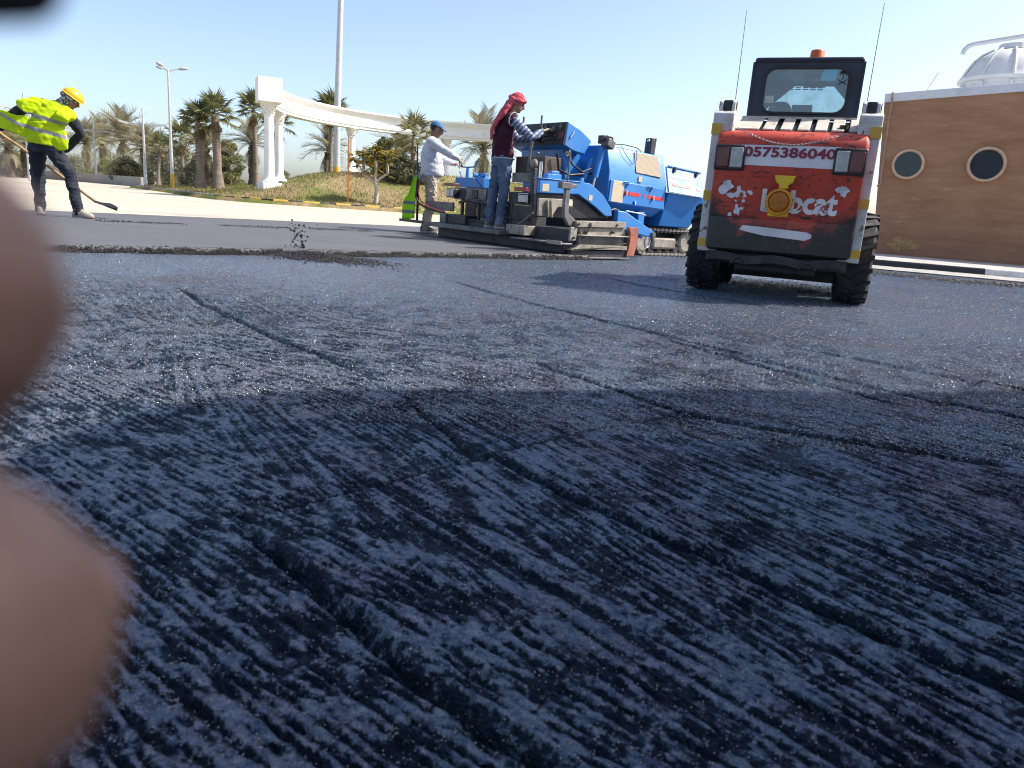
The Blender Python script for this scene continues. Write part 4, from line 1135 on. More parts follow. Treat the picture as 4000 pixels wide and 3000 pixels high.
    for x, z0, z1 in ((-.455, 1.40, 2.08), (.455, 1.38, 2.10)):
        m = MB(); m.tube([(x, -.34, z0), (x*1.0, -.345, (z0+z1)/2), (x*1.005, -.35, z1)], [.0032, .0028, .002], 6); m.build('aerial', pm('aerial_grey', (.16, .16, .17), .4), t)
    m = MB(); rs = []
    for k in range(13):
        x = -.50+1.0*k/12; dz = .012*math.sin(k*1.3)
        rs.append([(x, -.49, .345), (x, -.535, .335+dz), (x, -.53, .275+dz), (x, -.48, .255+dz*.5), (x, -.40, .28)])
    m.rings(rs); m.build('bumper', M_GRIME, t, smooth=40)
    for x in (-.25, .24):
        m = MB(); m.tube([(x+.055*math.cos(a), -.535, .262+.05*math.sin(a)) for a in [math.pi*j/8 for j in range(9)]], .012, 8); m.build('tie_down', M_GRIME, t, smooth=60)
    m = MB(); m.prism([(1.25, .06), (1.75, .04), (1.78, .07), (1.45, .35), (1.40, .62), (1.25, .60)], 'x', -.70, .70); m.build('bucket', pm('bucket_steel', (.10, .095, .09), .5, .4, dirt=(.03, .03, .03), da=.5), t, bevel=.01)
loader()

# ------------------------------------------------------------------ asphalt paver
M_BLUE = pm('paver_blue', (.030, .20, .54), .38, var=.10, vs=3, dirt=(.10, .20, .36), da=.36, ds=3, chip=(.10, .12, .15), ca=.69, cs=16)
M_BLUE2 = pm('hopper_blue', (.07, .22, .48), .5, var=.2, vs=4, dirt=(.24, .30, .34), da=.44, ds=4)
M_STEEL = pm('screed_grey', (.16, .155, .15), .55, .15, var=.25, vs=5, dirt=(.05, .045, .042), da=.45, ds=7, bump=.2, bs=40)
M_TAN = pm('dusty_steel', (.34, .31, .26), .7, .05, var=.25, vs=4, dirt=(.10, .085, .07), da=.46, ds=8, chip=(.14, .07, .04), ca=.63, cs=9, bump=.3, bs=40)
M_DARK = pm('screed_dark', (.035, .036, .042), .6, var=.35, vs=6, dirt=(.10, .09, .085), da=.34, ds=9)
M_LENS = pm('work_lens', (.50, .50, .48), .12, var=.1)
M_REDL = pm('marker_red', (.30, .035, .02), .35, var=.2)
M_CREAM = pm('label_cream', (.58, .50, .36), .7, var=.15, vs=14, dirt=(.4, .32, .2), da=.4, ds=14)
M_STRIPE = pm('stripe_red', (.62, .03, .03), .5, var=.1)
M_CHROME = pm('chrome', (.6, .6, .6), .2, .9)
def paver():
    t = thing('asphalt_paver', 'blue tracked asphalt paver with grey screed and control console', 'paver', (PO[0], PO[1], 0), math.atan2(UY, UX))
    def pz(name, pts, v0, v1, mat, par=None, bev=.008, **k):
        m = MB(); m.prism(pts, 'y', v0, v1); return m.build(name, mat, par or t, bevel=bev, **k)
    def bx(name, x0, x1, y0, y1, z0, z1, mat, par=None, bev=.006):
        m = MB(); m.bx(x0, x1, y0, y1, z0, z1); return m.build(name, mat, par or t, bevel=bev)
    def tb(name, pts, r, mat, par=None, n=8):
        m = MB(); m.tube(pts, r, n); return m.build(name, mat, par or t, smooth=60)
    # hood
    m = MB()
    sec = lambda u, ut, zb, zm, zt: [(u, .60, zb), (u, .60, zm), (ut, .80, zt), (ut, 2.20, zt), (u, 2.40, zm), (u, 2.40, zb)]
    m.rings([sec(1.95, 2.06, .69, 1.09, 1.425), sec(3.08, 3.16, .64, .985, 1.375)])
    hood = m.build('hood', M_BLUE, t, bevel=.012)
    m = MB(); m.rings([[(1.97, .62, .70), (2.12, .74, .60), (2.12, 2.26, .60), (1.97, 2.38, .70)], [(3.06, .62, .65), (3.0, .74, .54), (3.0, 2.26, .54), (3.06, 2.38, .65)]]); m.build('skirt', M_BLUE, hood, bevel=.006)
    dr = pz('side_door', [(1.985, .985), (3.045, .925), (3.05, .655), (1.965, .705)], .583, .602, M_BLUE, hood, .006)
    pz('service_label', [(2.03, .975), (2.225, .965), (2.225, .70), (2.01, .712)], .579, .584, M_CREAM, dr, 0)
    for P in ([(2.325, .852), (2.565, .838), (2.53, .795), (2.33, .803)], [(2.60, .792), (2.625, .835), (2.65, .833), (2.625, .79)], [(2.69, .785), (2.72, .83), (3.01, .812), (3.02, .768)], [(2.235, .855), (2.28, .852), (2.28, .808), (2.235, .812)]):
        pz('red_stripe', P, .579, .584, M_STRIPE, dr, 0)
    for u, z in ((2.27, .955), (2.74, .93)):
        tb('hinge', [(u-.06, .572, z+.012), (u, .560, z+.016), (u+.03, .572, z-.012), (u+.0, .574, z-.05)], .011, M_BLUE, dr)
    for u, z in ((2.27, .83), (2.80, .79), (2.45, .71)):
        m = MB(); m.box((u, .568, z), (.018, .03, .06)); m.build('latch', M_CHROME, dr, bevel=.004)
    bx('door_tag', 2.50, 2.565, .588, .60, .99, 1.06, M_CREAM, hood, 0)
    # radiator grille on the slanted shoulder
    b = NB('grille_mesh'); wv = b.n('ShaderNodeTexWave'); wv.inputs['Scale'].default_value = 26; wv.bands_direction = 'Z'
    b.l(b.co.outputs['Object'], wv.inputs['Vector']); wv2 = b.n('ShaderNodeTexWave'); wv2.inputs['Scale'].default_value = 22; wv2.bands_direction = 'X'; b.l(b.co.outputs['Object'], wv2.inputs['Vector'])
    f = b.math('MULTIPLY', b.mapr(wv.outputs['Fac'], .3, .6), b.mapr(wv2.outputs['Fac'], .1, .35))
    MG = b.set(**{'Base Color': b.mix(f, (.10, .075, .05), (.46, .37, .25)), 'Roughness': .7})
    m = MB(); q = [(2.47, .626, 1.105), (2.97, .626, 1.075), (3.03, .782, 1.352), (2.56, .782, 1.372)]
    nrm = Vector((0, -.86, .5))*.010
    m.add([Vector(p) for p in q]+[Vector(p)+nrm for p in q], [(0, 1, 2, 3), (7, 6, 5, 4), (0, 1, 5, 4), (1, 2, 6, 5), (2, 3, 7, 6), (3, 0, 4, 7)]); m.build('radiator_grille', MG, hood)
    m = MB(); m.prism([(3.06, 1.40), (3.165, 1.40), (3.18, 1.63), (3.07, 1.62)], 'y', .96, 1.08); ex = m.build('exhaust_stack', M_DARK, hood, bevel=.012)
    m = MB(); m.ball((3.04, .99, 1.58), .022, 10, 6); m.build('stack_lamp', M_CHROME, ex, smooth=60)
    tb('wire', [(2.10, .79, 1.44), (2.35, .78, 1.455), (2.6, .78, 1.44), (2.72, .80, 1.40)], .006, M_BLACK, hood, 5)
    tb('wire', [(2.30, .775, 1.43), (2.33, .70, 1.32), (2.42, .655, 1.21), (2.52, .68, 1.27), (2.58, .765, 1.41)], .005, pm('wire_blue', (.03, .09, .22), .5), hood, 5)
    # work light, rams
    bx('light_bracket', 1.70, 1.80, .50, .60, 1.40, 1.50, M_DARK)
    m = MB(); m.box((1.765, .47, 1.40), (.13, .12, .10), Matrix.Rotation(R(20), 3, 'Y')); wl_ = m.build('work_light', M_STEEL, t, bevel=.01)
    tb('light_guard', [(1.66, .50, 1.43), (1.72, .47, 1.49), (1.82, .47, 1.48), (1.88, .5, 1.42)], .012, M_BLACK, wl_)
    tb('ram', [(1.74, .54, 1.36), (1.655, .54, .985)], .036, M_BLUE); tb('ram_rod', [(1.66, .54, 1.0), (1.625, .54, .86)], .016, M_CHROME)
    tb('ram', [(1.645, .62, 1.21), (1.54, .62, .95)], .022, M_BLUE)
    tb('hose', [(1.20, .60, 1.25), (1.25, .52, 1.10), (1.40, .50, 1.03), (1.62, .56, 1.10)], .012, M_BLACK)
    tb('hose', [(1.30, .9, 1.25), (1.35, .9, 1.05), (1.55, .9, 1.0), (1.93, .9, 1.05)], .016, M_BLACK)
    # console
    con = pz('console', [(1.175, 1.612), (1.40, 1.535), (1.61, 1.415), (1.50, 1.235), (1.30, 1.26), (1.135, 1.32)], .60, 1.72, M_BLUE, None, .012)
    m = MB(); m.add([(1.170, .603, 1.605), (1.130, .603, 1.325), (1.130, 1.717, 1.325), (1.170, 1.717, 1.605), (1.155, .603, 1.607), (1.115, .603, 1.325), (1.115, 1.717, 1.325), (1.155, 1.717, 1.607)], [(0, 1, 2, 3), (4, 5, 6, 7), (0, 1, 5, 4), (1, 2, 6, 5), (2, 3, 7, 6), (3, 0, 4, 7)]); pn = m.build('control_panel', pm('panel_black', (.016, .015, .018), .45, var=.3), con)
    rp = random.Random(3)
    for k in range(22):
        v = .70+.075*(k % 11)+rp.uniform(-.01, .01); z = 1.39+.05*(k//11); u = 1.118+(z-1.325)*.143
        m = MB(); m.tube([(u, v, z), (u-.03, v, z-.004)], [.007, .005], 7); m.build('switch', M_CHROME if k % 4 == 0 else M_BLACK, pn, smooth=60)
    for v, z, r_ in ((.70, 1.555, .03), (.83, 1.53, .035), (1.0, 1.55, .03)):
        u = 1.118+(z-1.325)*.143
        m = MB(); m.lathe([(r_, 0), (r_, .014), (r_*.8, .016), (.001, .014)], 16, Matrix.Translation((u-.002, v, z)) @ Matrix.Rotation(R(-90), 4, 'Y')); m.build('gauge', pm('gauge_grey', (.10, .10, .11), .3), pn, smooth=40)
    bx('panel_label', 1.108, 1.135, .62, .70, 1.40, 1.47, pm('label_maroon', (.10, .03, .05), .6), pn, 0)
    for v in (.98, 1.36):
        tb('grab_handle', [(1.11, v, 1.50), (1.02, v-.03, 1.52), (1.0, v-.045, 1.60), (1.0, v-.05, 1.68)], [.014, .014, .013, .015], pm('handle_grey', (.22, .22, .22), .5), con)
    tb('console_clip', [(1.28, .595, 1.50), (1.22, .590, 1.42)], .012, M_CHROME, con)
    con.location = (.36, .40, .05)
    pz('console_column', [(1.60, 1.38), (1.90, 1.36), (1.97, .95), (1.97, .60), (1.72, .72)], 1.15, 2.05, M_BLUE)
    # side arm and black side panel
    arm = pz('tow_arm', [(.60, .885), (1.19, .912), (1.235, .905), (1.25, .955), (1.285, .95), (1.30, .90), (1.40, .895), (1.63, .775), (1.80, .615), (1.82, .52), (1.70, .52), (1.50, .63), (1.22, .755), (.60, .735)], .34, .385, M_BLUE)
    bx('arm_flange', .58, 1.24, .33, .47, .896, .906, M_BLUE, arm, .003)
    pz('side_label', [(.64, .84), (.74, .845), (.74, .76), (.64, .755)], .336, .341, M_CREAM, arm, 0)
    pz('side_label', [(1.39, .76), (1.45, .755), (1.45, .69), (1.39, .70)], .336, .341, M_CREAM, arm, 0)
    pz('side_panel', [(.62, .735), (1.23, .748), (1.80, .58), (1.82, .50), (1.2, .46), (.62, .46)], .40, .44, M_BLACK)
    pz('side_bracket', [(.60, .675), (1.13, .69), (1.14, .60), (.90, .585), (.82, .47), (.60, .47)], .335, .365, M_TAN)
    m = MB(); m.tube([(1.09, .33, .645), (1.09, .38, .645)], .035, 12); m.build('pin', M_CHROME, t, smooth=40)
    for u in (.70, .755): pz('stay', [(u, .66), (u+.022, .66), (u+.05, .46), (u+.028, .46)], .30, .33, M_TAN)
    bx('joystick_box', .74, .96, .38, .46, .90, .965, M_BLUE); tb('lever', [(.66, .42, .90), (.665, .42, 1.02), (.66, .42, 1.09)], [.02, .024, .018], M_CHROME)
    bx('joystick_box', .80, .92, .38, .44, .965, 1.0, M_BLUE)
    # tall curved depth arm at the end of the screed
    da = pz('depth_arm', [(.775, .82), (.845, .82), (.845, .53), (.965, .455), (.93, .375), (.86, .38), (.775, .49), (.765, .64)], .07, .115, M_STEEL, None, .012)
    tb('arm_rod', [(.81, .09, .80), (.805, .09, 1.05), (.812, .09, 1.20), (.80, .09, 1.225), (.785, .09, 1.20), (.775, .09, 1.165), (.755, .09, 1.16), (.745, .09, 1.175), (.745, .09, 1.215)], .010, M_STEEL, da)
    bx('clamp', .70, .86, .06, .14, .80, .87, M_STEEL, da); bx('clamp', .86, .95, .08, .12, .815, .86, M_STEEL, da)
    # lower blue boom with hook
    pz('front_boom', [(2.06, .60), (2.22, .59), (2.79, .35), (2.815, .31), (2.78, .265), (2.68, .275), (2.24, .35), (2.06, .42)], .48, .56, M_BLUE, None, .012)
    m = MB(); m.tube([(2.70+.05*math.cos(a), .50, .20+.07*math.sin(a)) for a in [2*math.pi*j/14 for j in range(14)]], .014, 7, closed=True); m.build('tow_ring', M_CHROME, t, smooth=60)
    tb('boom_pin', [(2.76, .44, .31), (2.76, .58, .31)], .035, M_STEEL)
    bx('frame_post', 2.58, 2.70, .60, .75, .25, .60, M_BLUE)
    tb('grab_rail', [(2.10, .50, .50), (2.10, .50, .60), (2.02, .50, .615), (1.96, .50, .60)], .010, M_STEEL)
    tb('rail', [(2.25, .52, .60), (2.55, .52, .575), (2.63, .52, .56)], .011, M_CHROME)
    bx('chassis', 1.9, 3.9, 1.02, 1.98, .18, .75, M_DARK)
    # hopper
    for sg in (0, 1):
        Y = (lambda v: v) if sg == 0 else (lambda v: 3.0-v)
        m = MB()
        q = [(3.05, Y(.52), .895), (3.83, Y(.52), .855), (3.93, Y(.73), 1.205), (3.18, Y(.73), 1.245)]
        off = Vector((0, .03 if sg == 0 else -.03, .0))
        m.add([Vector(p) for p in q]+[Vector(p)+off for p in q], [(0, 1, 2, 3), (7, 6, 5, 4), (0, 1, 5, 4), (1, 2, 6, 5), (2, 3, 7, 6), (3, 0, 4, 7)]); wg = m.build('hopper_wing', M_BLUE2, t, bevel=.008)
        def on(u, f, o=.0035): # point on the wing face, f 0 bottom .. 1 top
            return Vector((u+.1*f, Y(.52+.21*f), .90-.045*(u-3.05)/.78+.35*f)) + Vector((0, (-1 if sg == 0 else 1)*.86*o, .5*o))
        for u0, u1, f0, f1, mt in ((3.08, 3.60, .58, .66, M_WHT), (3.64, 3.69, .56, .65, M_WHT), (3.72, 3.76, .56, .64, M_WHT), (3.14, 3.52, .26, .37, pm('faded_red', (.55, .18, .17), .6, var=.2)), (3.66, 3.78, .24, .35, pm('faded_red', (.55, .18, .17)))):
            m = MB(); m.add([on(u0, f0), on(u1, f0), on(u1+.01, f1), on(u0+.01, f1)], [(0, 1, 2, 3)]); m.build('wing_stripe', mt, wg)
        m = MB(); m.tube([on(3.1, 1.0, .01), on(3.82, 1.0, .01)], .012, 6); m.build('wing_edge', M_BLUE2, wg)
        for u in (3.22, 3.70): 
            m = MB(); m.box(on(u, .88, .02), (.03, .04, .07), Matrix.Rotation(R(25), 3, 'Y')); m.build('wing_hook', M_DARK, wg)
        m = MB(); m.rings([[(3.10, Y(.56), .89), (3.12, Y(.70), .43), (3.12, Y(1.0), .40), (3.10, Y(1.0), .89)], [(4.02, Y(.56), .85), (3.80, Y(.72), .42), (3.80, Y(1.0), .40), (4.02, Y(1.0), .85)]]); m.build('hopper_side', M_BLUE, t, bevel=.01)
    bx('hopper_floor', 3.1, 4.0, .9, 2.1, .36, .44, M_DARK)
    # tracks
    n_ = 34; Lh, rad = .93, .17
    per = 2*Lh+2*math.pi*rad
    def path(s):
        s %= per
        if s < Lh: return (2.93+s, .028, 0.0)
        s -= Lh
        if s < math.pi*rad: a = s/rad-math.pi/2; return (2.93+Lh+rad*math.cos(a), .028+rad+rad*math.sin(a), a+math.pi/2)
        s -= math.pi*rad
        if s < Lh: return (2.93+Lh-s, .028+2*rad, math.pi)
        s -= Lh; a = s/rad+math.pi/2
        return (2.93+rad*math.cos(a), .028+rad+rad*math.sin(a), a+math.pi/2)
    m = MB(); m.bx(-.036, .036, -.13, .13, -.014, .010); m.bx(-.030, .0, -.125, .125, -.028, -.014); m.bx(-.02, .02, -.05, .05, .010, .04); pad = m.mesh('track_pad')
    M_PAD = pm('track_pad', (.30, .28, .25), .75, var=.3, vs=18, dirt=(.06, .055, .05), da=.45, ds=14)
    for v in (.87, 2.13):
        tr = bpy.data.objects.new('track', None); COL.objects.link(tr); tr.parent = t; tr.location = (0, v, 0); tr.empty_display_size = .1
        for k in range(n_):
            x, z, a = path(per*k/n_); link('track_pad', pad, M_PAD, tr, (x, 0, z), (0, -a, 0))
        m = MB(); m.bx(3.13, 3.62, -.10, .10, .10, .26); m.build('track_frame', M_TAN, tr, bevel=.03)
        m = MB(); m.bx(2.95, 3.85, -.06, .06, .17, .23); m.build('roller_beam', M_DARK, tr)
        for x in (2.93, 2.93+Lh):
            m = MB(); m.lathe([(.001, -.10), (.05, -.10), (.055, -.115), (.06, -.09), (.12, -.085), (.15, -.06), (.15, .06), (.12, .085), (.001, .085)], 22, Matrix.Translation((x, 0, .028+rad)) @ Matrix.Rotation(R(-90), 4, 'X') @ Matrix.Scale(-1, 4, (0, 0, 1))); m.build('idler_wheel', M_TAN, tr, smooth=40)
            for j in range(6):
                pass
        for x in (3.12, 3.3, 3.48, 3.66):
            m = MB(); m.tube([(x, -.07, .095), (x, .07, .095)], .05, 14); m.build('roller', M_DARK, tr, smooth=40)
    # ---- screed
    bx('screed_body', .98, 1.80, .12, 2.92, .03, .34, M_DARK)
    m = MB(); m.prism([(.86, .06), (.93, .052), (1.0, .052), (1.0, .19), (.86, .19)], 'y', .12, 2.95); m.build('screed_skirt', M_DARK, t, bevel=.005)
    wk = bx('walkway', .66, 1.02, 1.18, 3.05, .195, .255, M_STEEL)
    for k in range(9):
        bx('tread_bar', .68+.035*k, .69+.035*k, 1.22, 3.0, .2545, .2575, M_DARK, wk, 0)
    bx('walkway_extension', .88, .97, 3.05, 4.18, .205, .245, M_BLACK); bx('walkway_extension', 1.02, 1.10, 3.05, 4.05, .195, .225, M_BLACK)
    bx('screed_post', .90, .96, 2.83, 2.99, .25, .39, M_STEEL); bx('screed_box', .93, 1.15, 2.36, 2.82, .26, .39, M_DARK)
    for v in (2.62, 2.2, 1.5): bx('screed_upright', 1.03, 1.07, v-.02, v+.02, .25, .62, M_DARK)
    bx('crosshead', 1.12, 1.5, 1.55, 2.35, .36, .56, M_DARK); bx('crosshead_plate', 1.10, 1.13, 1.7, 2.15, .40, .52, pm('plate_brown', (.12, .10, .085), .6, var=.3))
    tb('pipe', [(1.05, 2.7, .56), (1.0, 2.4, .60), (1.02, 2.0, .57), (1.05, 1.5, .6)], .022, M_BLACK); tb('pipe', [(1.0, 2.55, .30), (.98, 2.2, .33), (1.0, 1.8, .29)], .016, M_BLACK)
    lb = bx('light_bar', 1.10, 1.24, 2.12, 2.93, .60, .77, M_STEEL)
    m = MB(); m.tube([(1.088, 2.70, .685), (1.105, 2.70, .685)], .07, 24); m.build('round_cover', M_DARK, lb, smooth=40); bx('square_cover', 1.088, 1.105, 2.32, 2.46, .625, .745, M_BLACK, lb)
    wlm = MB(); wlm.box((1.04, 2.885, .685), (.09, .21, .13)); lw = wlm.build('work_lamp', M_BLACK, t, bevel=.015)
    m = MB(); m.box((.992, 2.935, .685), (.012, .09, .105)); m.build('lamp_lens', M_LENS, lw, bevel=.01); m = MB(); m.box((.992, 2.835, .685), (.012, .09, .105)); m.build('lamp_lens', M_LENS, lw, bevel=.01)
    bx('marker_lamp', 1.0, 1.10, 2.80, 3.09, .785, .825, pm('marker_dark', (.15, .05, .035), .4), lw)
    pb2 = bx('power_box', 1.00, 1.2, .92, 1.46, .585, .745, M_DARK); bx('lamp_housing', .955, 1.0, .985, 1.205, .605, .725, M_BLACK, pb2, .012); bx('lamp_lens', .948, .958, 1.01, 1.19, .62, .71, M_LENS, pb2, .01); tb('lamp_rim', [(.95, .99, .605), (.945, .985, .665), (.95, .99, .725), (.95, 1.19, .725)], .006, M_CHROME, pb2)
    bx('marker_lamp', .96, 1.02, 1.05, 1.30, .755, .805, M_REDL, pb2)
    bx('ladder_post', .985, 1.03, .93, .985, .16, 1.04, M_DARK); bx('ladder_post', .99, 1.03, 1.36, 1.40, .30, .60, M_DARK)
    bx('step_panel', .99, 1.015, 1.0, 1.40, .865, .985, M_STEEL); bx('tread', .96, 1.10, .97, 1.42, .40, .425, M_DARK); bx('lower_box', 1.0, 1.25, .95, 1.42, .25, .58, M_DARK)
    bx('side_tank', 1.15, 1.42, .95, 1.55, .98, 1.20, pm('tank_brown', (.10, .075, .06), .6, var=.4)); bx('hinge_plate', .98, 1.0, .95, 1.0, .6, 1.04, M_DARK)
    m = MB(); m.ball((1.02, 1.0, 1.10), (.04, .06, .06), 12, 8); m.build('head_lamp', M_TAN, t, smooth=60)
    for v in (1.08,): tb('stand_pipe', [(1.0, v, 1.0), (1.0, v-.01, 1.25), (1.0, v-.04, 1.36)], .018, M_STEEL)
    tb('stand_pipe', [(1.02, 1.0, 1.12), (1.02, .98, 1.18), (1.02, .92, 1.23)], .012, M_STEEL)
    bx('step_box', .80, .99, .83, 1.21, .215, .335, M_TAN); tb('stay_rod', [(.80, 1.17, .22), (.95, .86, .50)], .012, M_STEEL)
    bx('foot_plate', .72, .90, .02, 1.0, .165, .185, M_STEEL); bx('foot_plate_lip', .715, .735, .02, .28, .16, .205, M_TAN)
    # left control stand
    bl_ = bx('left_control_box', 1.22, 1.55, 2.36, 3.12, .78, .925, M_BLUE)
    tb('steering_column', [(1.30, 2.91, .92), (1.30, 2.91, 1.08)], [.035, .022], M_BLUE, bl_)
    tb('steering_bar', [(1.30, 3.15, 1.17), (1.30, 3.14, 1.11), (1.30, 3.08, 1.085), (1.30, 2.91, 1.08), (1.30, 2.74, 1.085), (1.30, 2.70, 1.11), (1.30, 2.69, 1.18)], .011, pm('bar_teal', (.03, .14, .20), .4), bl_)
    bx('control_lever', 1.28, 1.34, 2.42, 2.60, .95, 1.0, M_BLUE, bl_); bx('control_foot', 1.28, 1.40, 2.48, 2.56, .92, .95, M_BLUE, bl_); pz('gusset', [(1.22, .93), (1.22, 1.0), (1.45, .93)], 2.62, 2.65, M_BLUE, bl_); tb('small_lever', [(1.28, 3.05, .92), (1.28, 3.06, .98), (1.28, 3.10, 1.01)], .012, M_BLUE, bl_)
    tb('brace', [(1.21, 2.62, .92), (1.21, 2.40, .80)], .012, M_BLUE, bl_)
    bl_.location = (.25, .37, .01)
    bx('left_stand', 1.55, 1.75, 3.0, 3.3, .05, .80, M_DARK)
    # right end of the screed
    for nm, P, v0, v1, mt in (('end_beam', [(.93, .445), (1.76, .465), (1.77, .395), (.95, .375)], .02, .12, M_TAN), ('end_beam', [(1.02, .372), (1.58, .388), (1.80, .388), (1.80, .29), (1.06, .285)], .05, .12, M_TAN),
                              ('end_angle', [(1.0, .29), (1.80, .295), (1.80, .28), (1.0, .275)], -.02, .12, M_TAN), ('end_plate', [(1.04, .276), (1.80, .281), (1.80, .16), (1.04, .165)], .07, .12, M_STEEL),
                              ('end_angle', [(.90, .105), (1.03, .175), (1.80, .172), (1.80, .125), (.92, .12)], .0, .12, M_TAN), ('end_shoe', [(.90, .10), (1.82, .115), (1.84, .03), (.90, .02)], .03, .11, M_DARK), ('edge_runner', [(.88, .026), (1.86, .03), (1.86, .012), (.88, .008)], .0, .13, M_STEEL)):
        pz(nm, P, v0, v1, mt, None, .005)
    pz('gusset_plate', [(.86, .375), (.97, .37), (.96, .215), (.86, .21)], .03, .06, M_TAN)
    for u, z in ((.97, .41), (1.15, .42), (1.10, .32), (1.6, .42), (1.2, .15), (.91, .25), (1.55, .33)):
        m = MB(); m.tube([(u, .0, z), (u, .06, z)], .014, 6); m.build('bolt', M_DARK, t)
    tb('tie_bar', [(1.17, .01, .40), (1.03, .01, .22)], .014, M_DARK)
    m = MB(); rs = []
    for z, u0, u1 in ((.405, 1.80, 1.965), (.33, 1.835, 1.975), (.23, 1.84, 1.97), (.13, 1.825, 1.955), (.05, 1.80, 1.935)): rs.append([(u0, .0, z), (u1, .0, z), (u1, .05, z), (u0, .05, z)])
    m.rings(rs); m.build('end_gate', pm('gate_rust', (.36, .12, .075), .7, var=.2, vs=6, dirt=(.12, .05, .035), da=.4, ds=5), t, bevel=.004)
    # left mast with cables
    tb('sensor_mast', [(1.08, 4.0, .90), (1.08, 4.01, 1.20), (1.08, 4.02, 1.41)], .012, pm('mast_navy', (.03, .05, .12), .5)); tb('sensor_hook', [(1.08, 4.02, 1.30), (1.08, 4.06, 1.27), (1.08, 4.09, 1.31), (1.08, 4.09, 1.37)], .008, M_BLACK)
    bx('mast_clamp', 1.0, 1.1, 3.72, 4.0, .84, .93, M_STEEL); tb('mast_leg', [(1.06, 3.93, .85), (1.06, 3.92, .55), (1.06, 3.92, .23)], .02, M_BLACK)
    tb('red_cable', [(1.0, 3.78, .86), (1.0, 3.80, .66), (1.0, 3.72, .54), (1.0, 3.46, .45), (1.0, 3.0, .40)], .011, pm('cable_red', (.42, .06, .05), .5)); tb('black_cable', [(.99, 3.82, .86), (.99, 3.86, .60), (.99, 3.76, .50), (.99, 3.45, .425), (.99, 3.0, .385)], .016, M_BLACK)
    bx('side_plate', 1.1, 1.13, 2.95, 3.72, .42, .55, M_STEEL)
paver()

# ------------------------------------------------------------------ people
def V3(p): return Vector(p)
def remeshed(name, mb, mat, parent, voxel=.010, smooth=3, wrinkle=0.0, seed=0, wscale=1.0):
    me = mb.mesh(name)
    o = link(name, me, None, parent)
    md = o.modifiers.new('r', 'REMESH'); md.mode = 'VOXEL'; md.voxel_size = voxel; md.use_smooth_shade = True
    if smooth:
        sm = o.modifiers.new('s', 'SMOOTH'); sm.iterations = smooth; sm.factor = .5
    bpy.context.view_layer.update()
    me2 = bpy.data.meshes.new_from_object(o.evaluated_get(bpy.context.evaluated_depsgraph_get()))
    o.modifiers.clear(); o.data = me2; bpy.data.meshes.remove(me); me2.name = name
    n = len(me2.vertices)
    if wrinkle:
        co = np.empty(n*3, np.float32); no = np.empty(n*3, np.float32)
        me2.vertices.foreach_get('co', co); me2.vertices.foreach_get('normal', no)
        co = co.reshape(-1, 3); no = no.reshape(-1, 3)
        r = np.random.default_rng(seed); d = np.zeros(n)
        for k in range(9):
            f = r.normal(0, 1, 3)*np.array([20, 20, 34])*wscale*(1+.16*k); d += np.sin(co@f+r.random()*6+1.6*np.sin(co@(r.normal(0, 1, 3)*11*wscale)))/(1+.14*k)
        d = np.sign(d)*np.abs(d/3.0)**1.25
        co = co+no*(d*wrinkle)[:, None]
        me2.vertices.foreach_set('co', co.astype(np.float32).ravel())
    me2.polygons.foreach_set('use_smooth', np.ones(len(me2.polygons), bool))
    me2.update(); me2.materials.clear(); me2.materials.append(mat)
    return o
def limb(m, pts, rad, n=14, side=None): 
    m.tube(pts, rad, n, side)
    for p, r_ in ((pts[0], rad[0]), (pts[-1], rad[-1])):
        r_ = r_ if not isinstance(r_, (tuple, list)) else min(r_)
        m.ball(p, r_*.98, 12, 8)
def hand(m, wr, d, nrm, curl=.5, s=1.0, thumb=1):
    """palm and five bent fingers; d along the hand, nrm out of the back of the hand"""
    d = V3(d).normalized(); nrm = V3(nrm); nrm = (nrm-d*nrm.dot(d)).normalized(); sd_ = d.cross(nrm)
    wr = V3(wr)
    m.tube([wr-d*.02, wr+d*.03*s, wr+d*.085*s], [(.020*s, .028*s), (.017*s, .040*s), (.013*s, .042*s)], 12, side=nrm)
    for k, (L, o) in enumerate(((.072, -.031), (.080, -.011), (.074, .010), (.058, .029))):
        p = wr+d*.082*s+sd_*o*s; q = [p]; a = 0
        for j in range(3):
            a += curl*(.55+.25*j); st = (d*math.cos(a)-nrm*math.sin(a))*(L*s*(.45, .32, .23)[j]); p = p+st; q.append(p)
        limb(m, q, [.0095*s, .009*s, .0083*s, .0072*s], 8)
    p = wr+d*.022*s-sd_*.030*s*thumb
    q = [p, p+(d*.55-sd_*.75*thumb-nrm*.3)*.036*s, p+(d*1.35-sd_*1.0*thumb-nrm*.6)*.046*s]
    limb(m, q, [.012*s, .011*s, .009*s], 8)
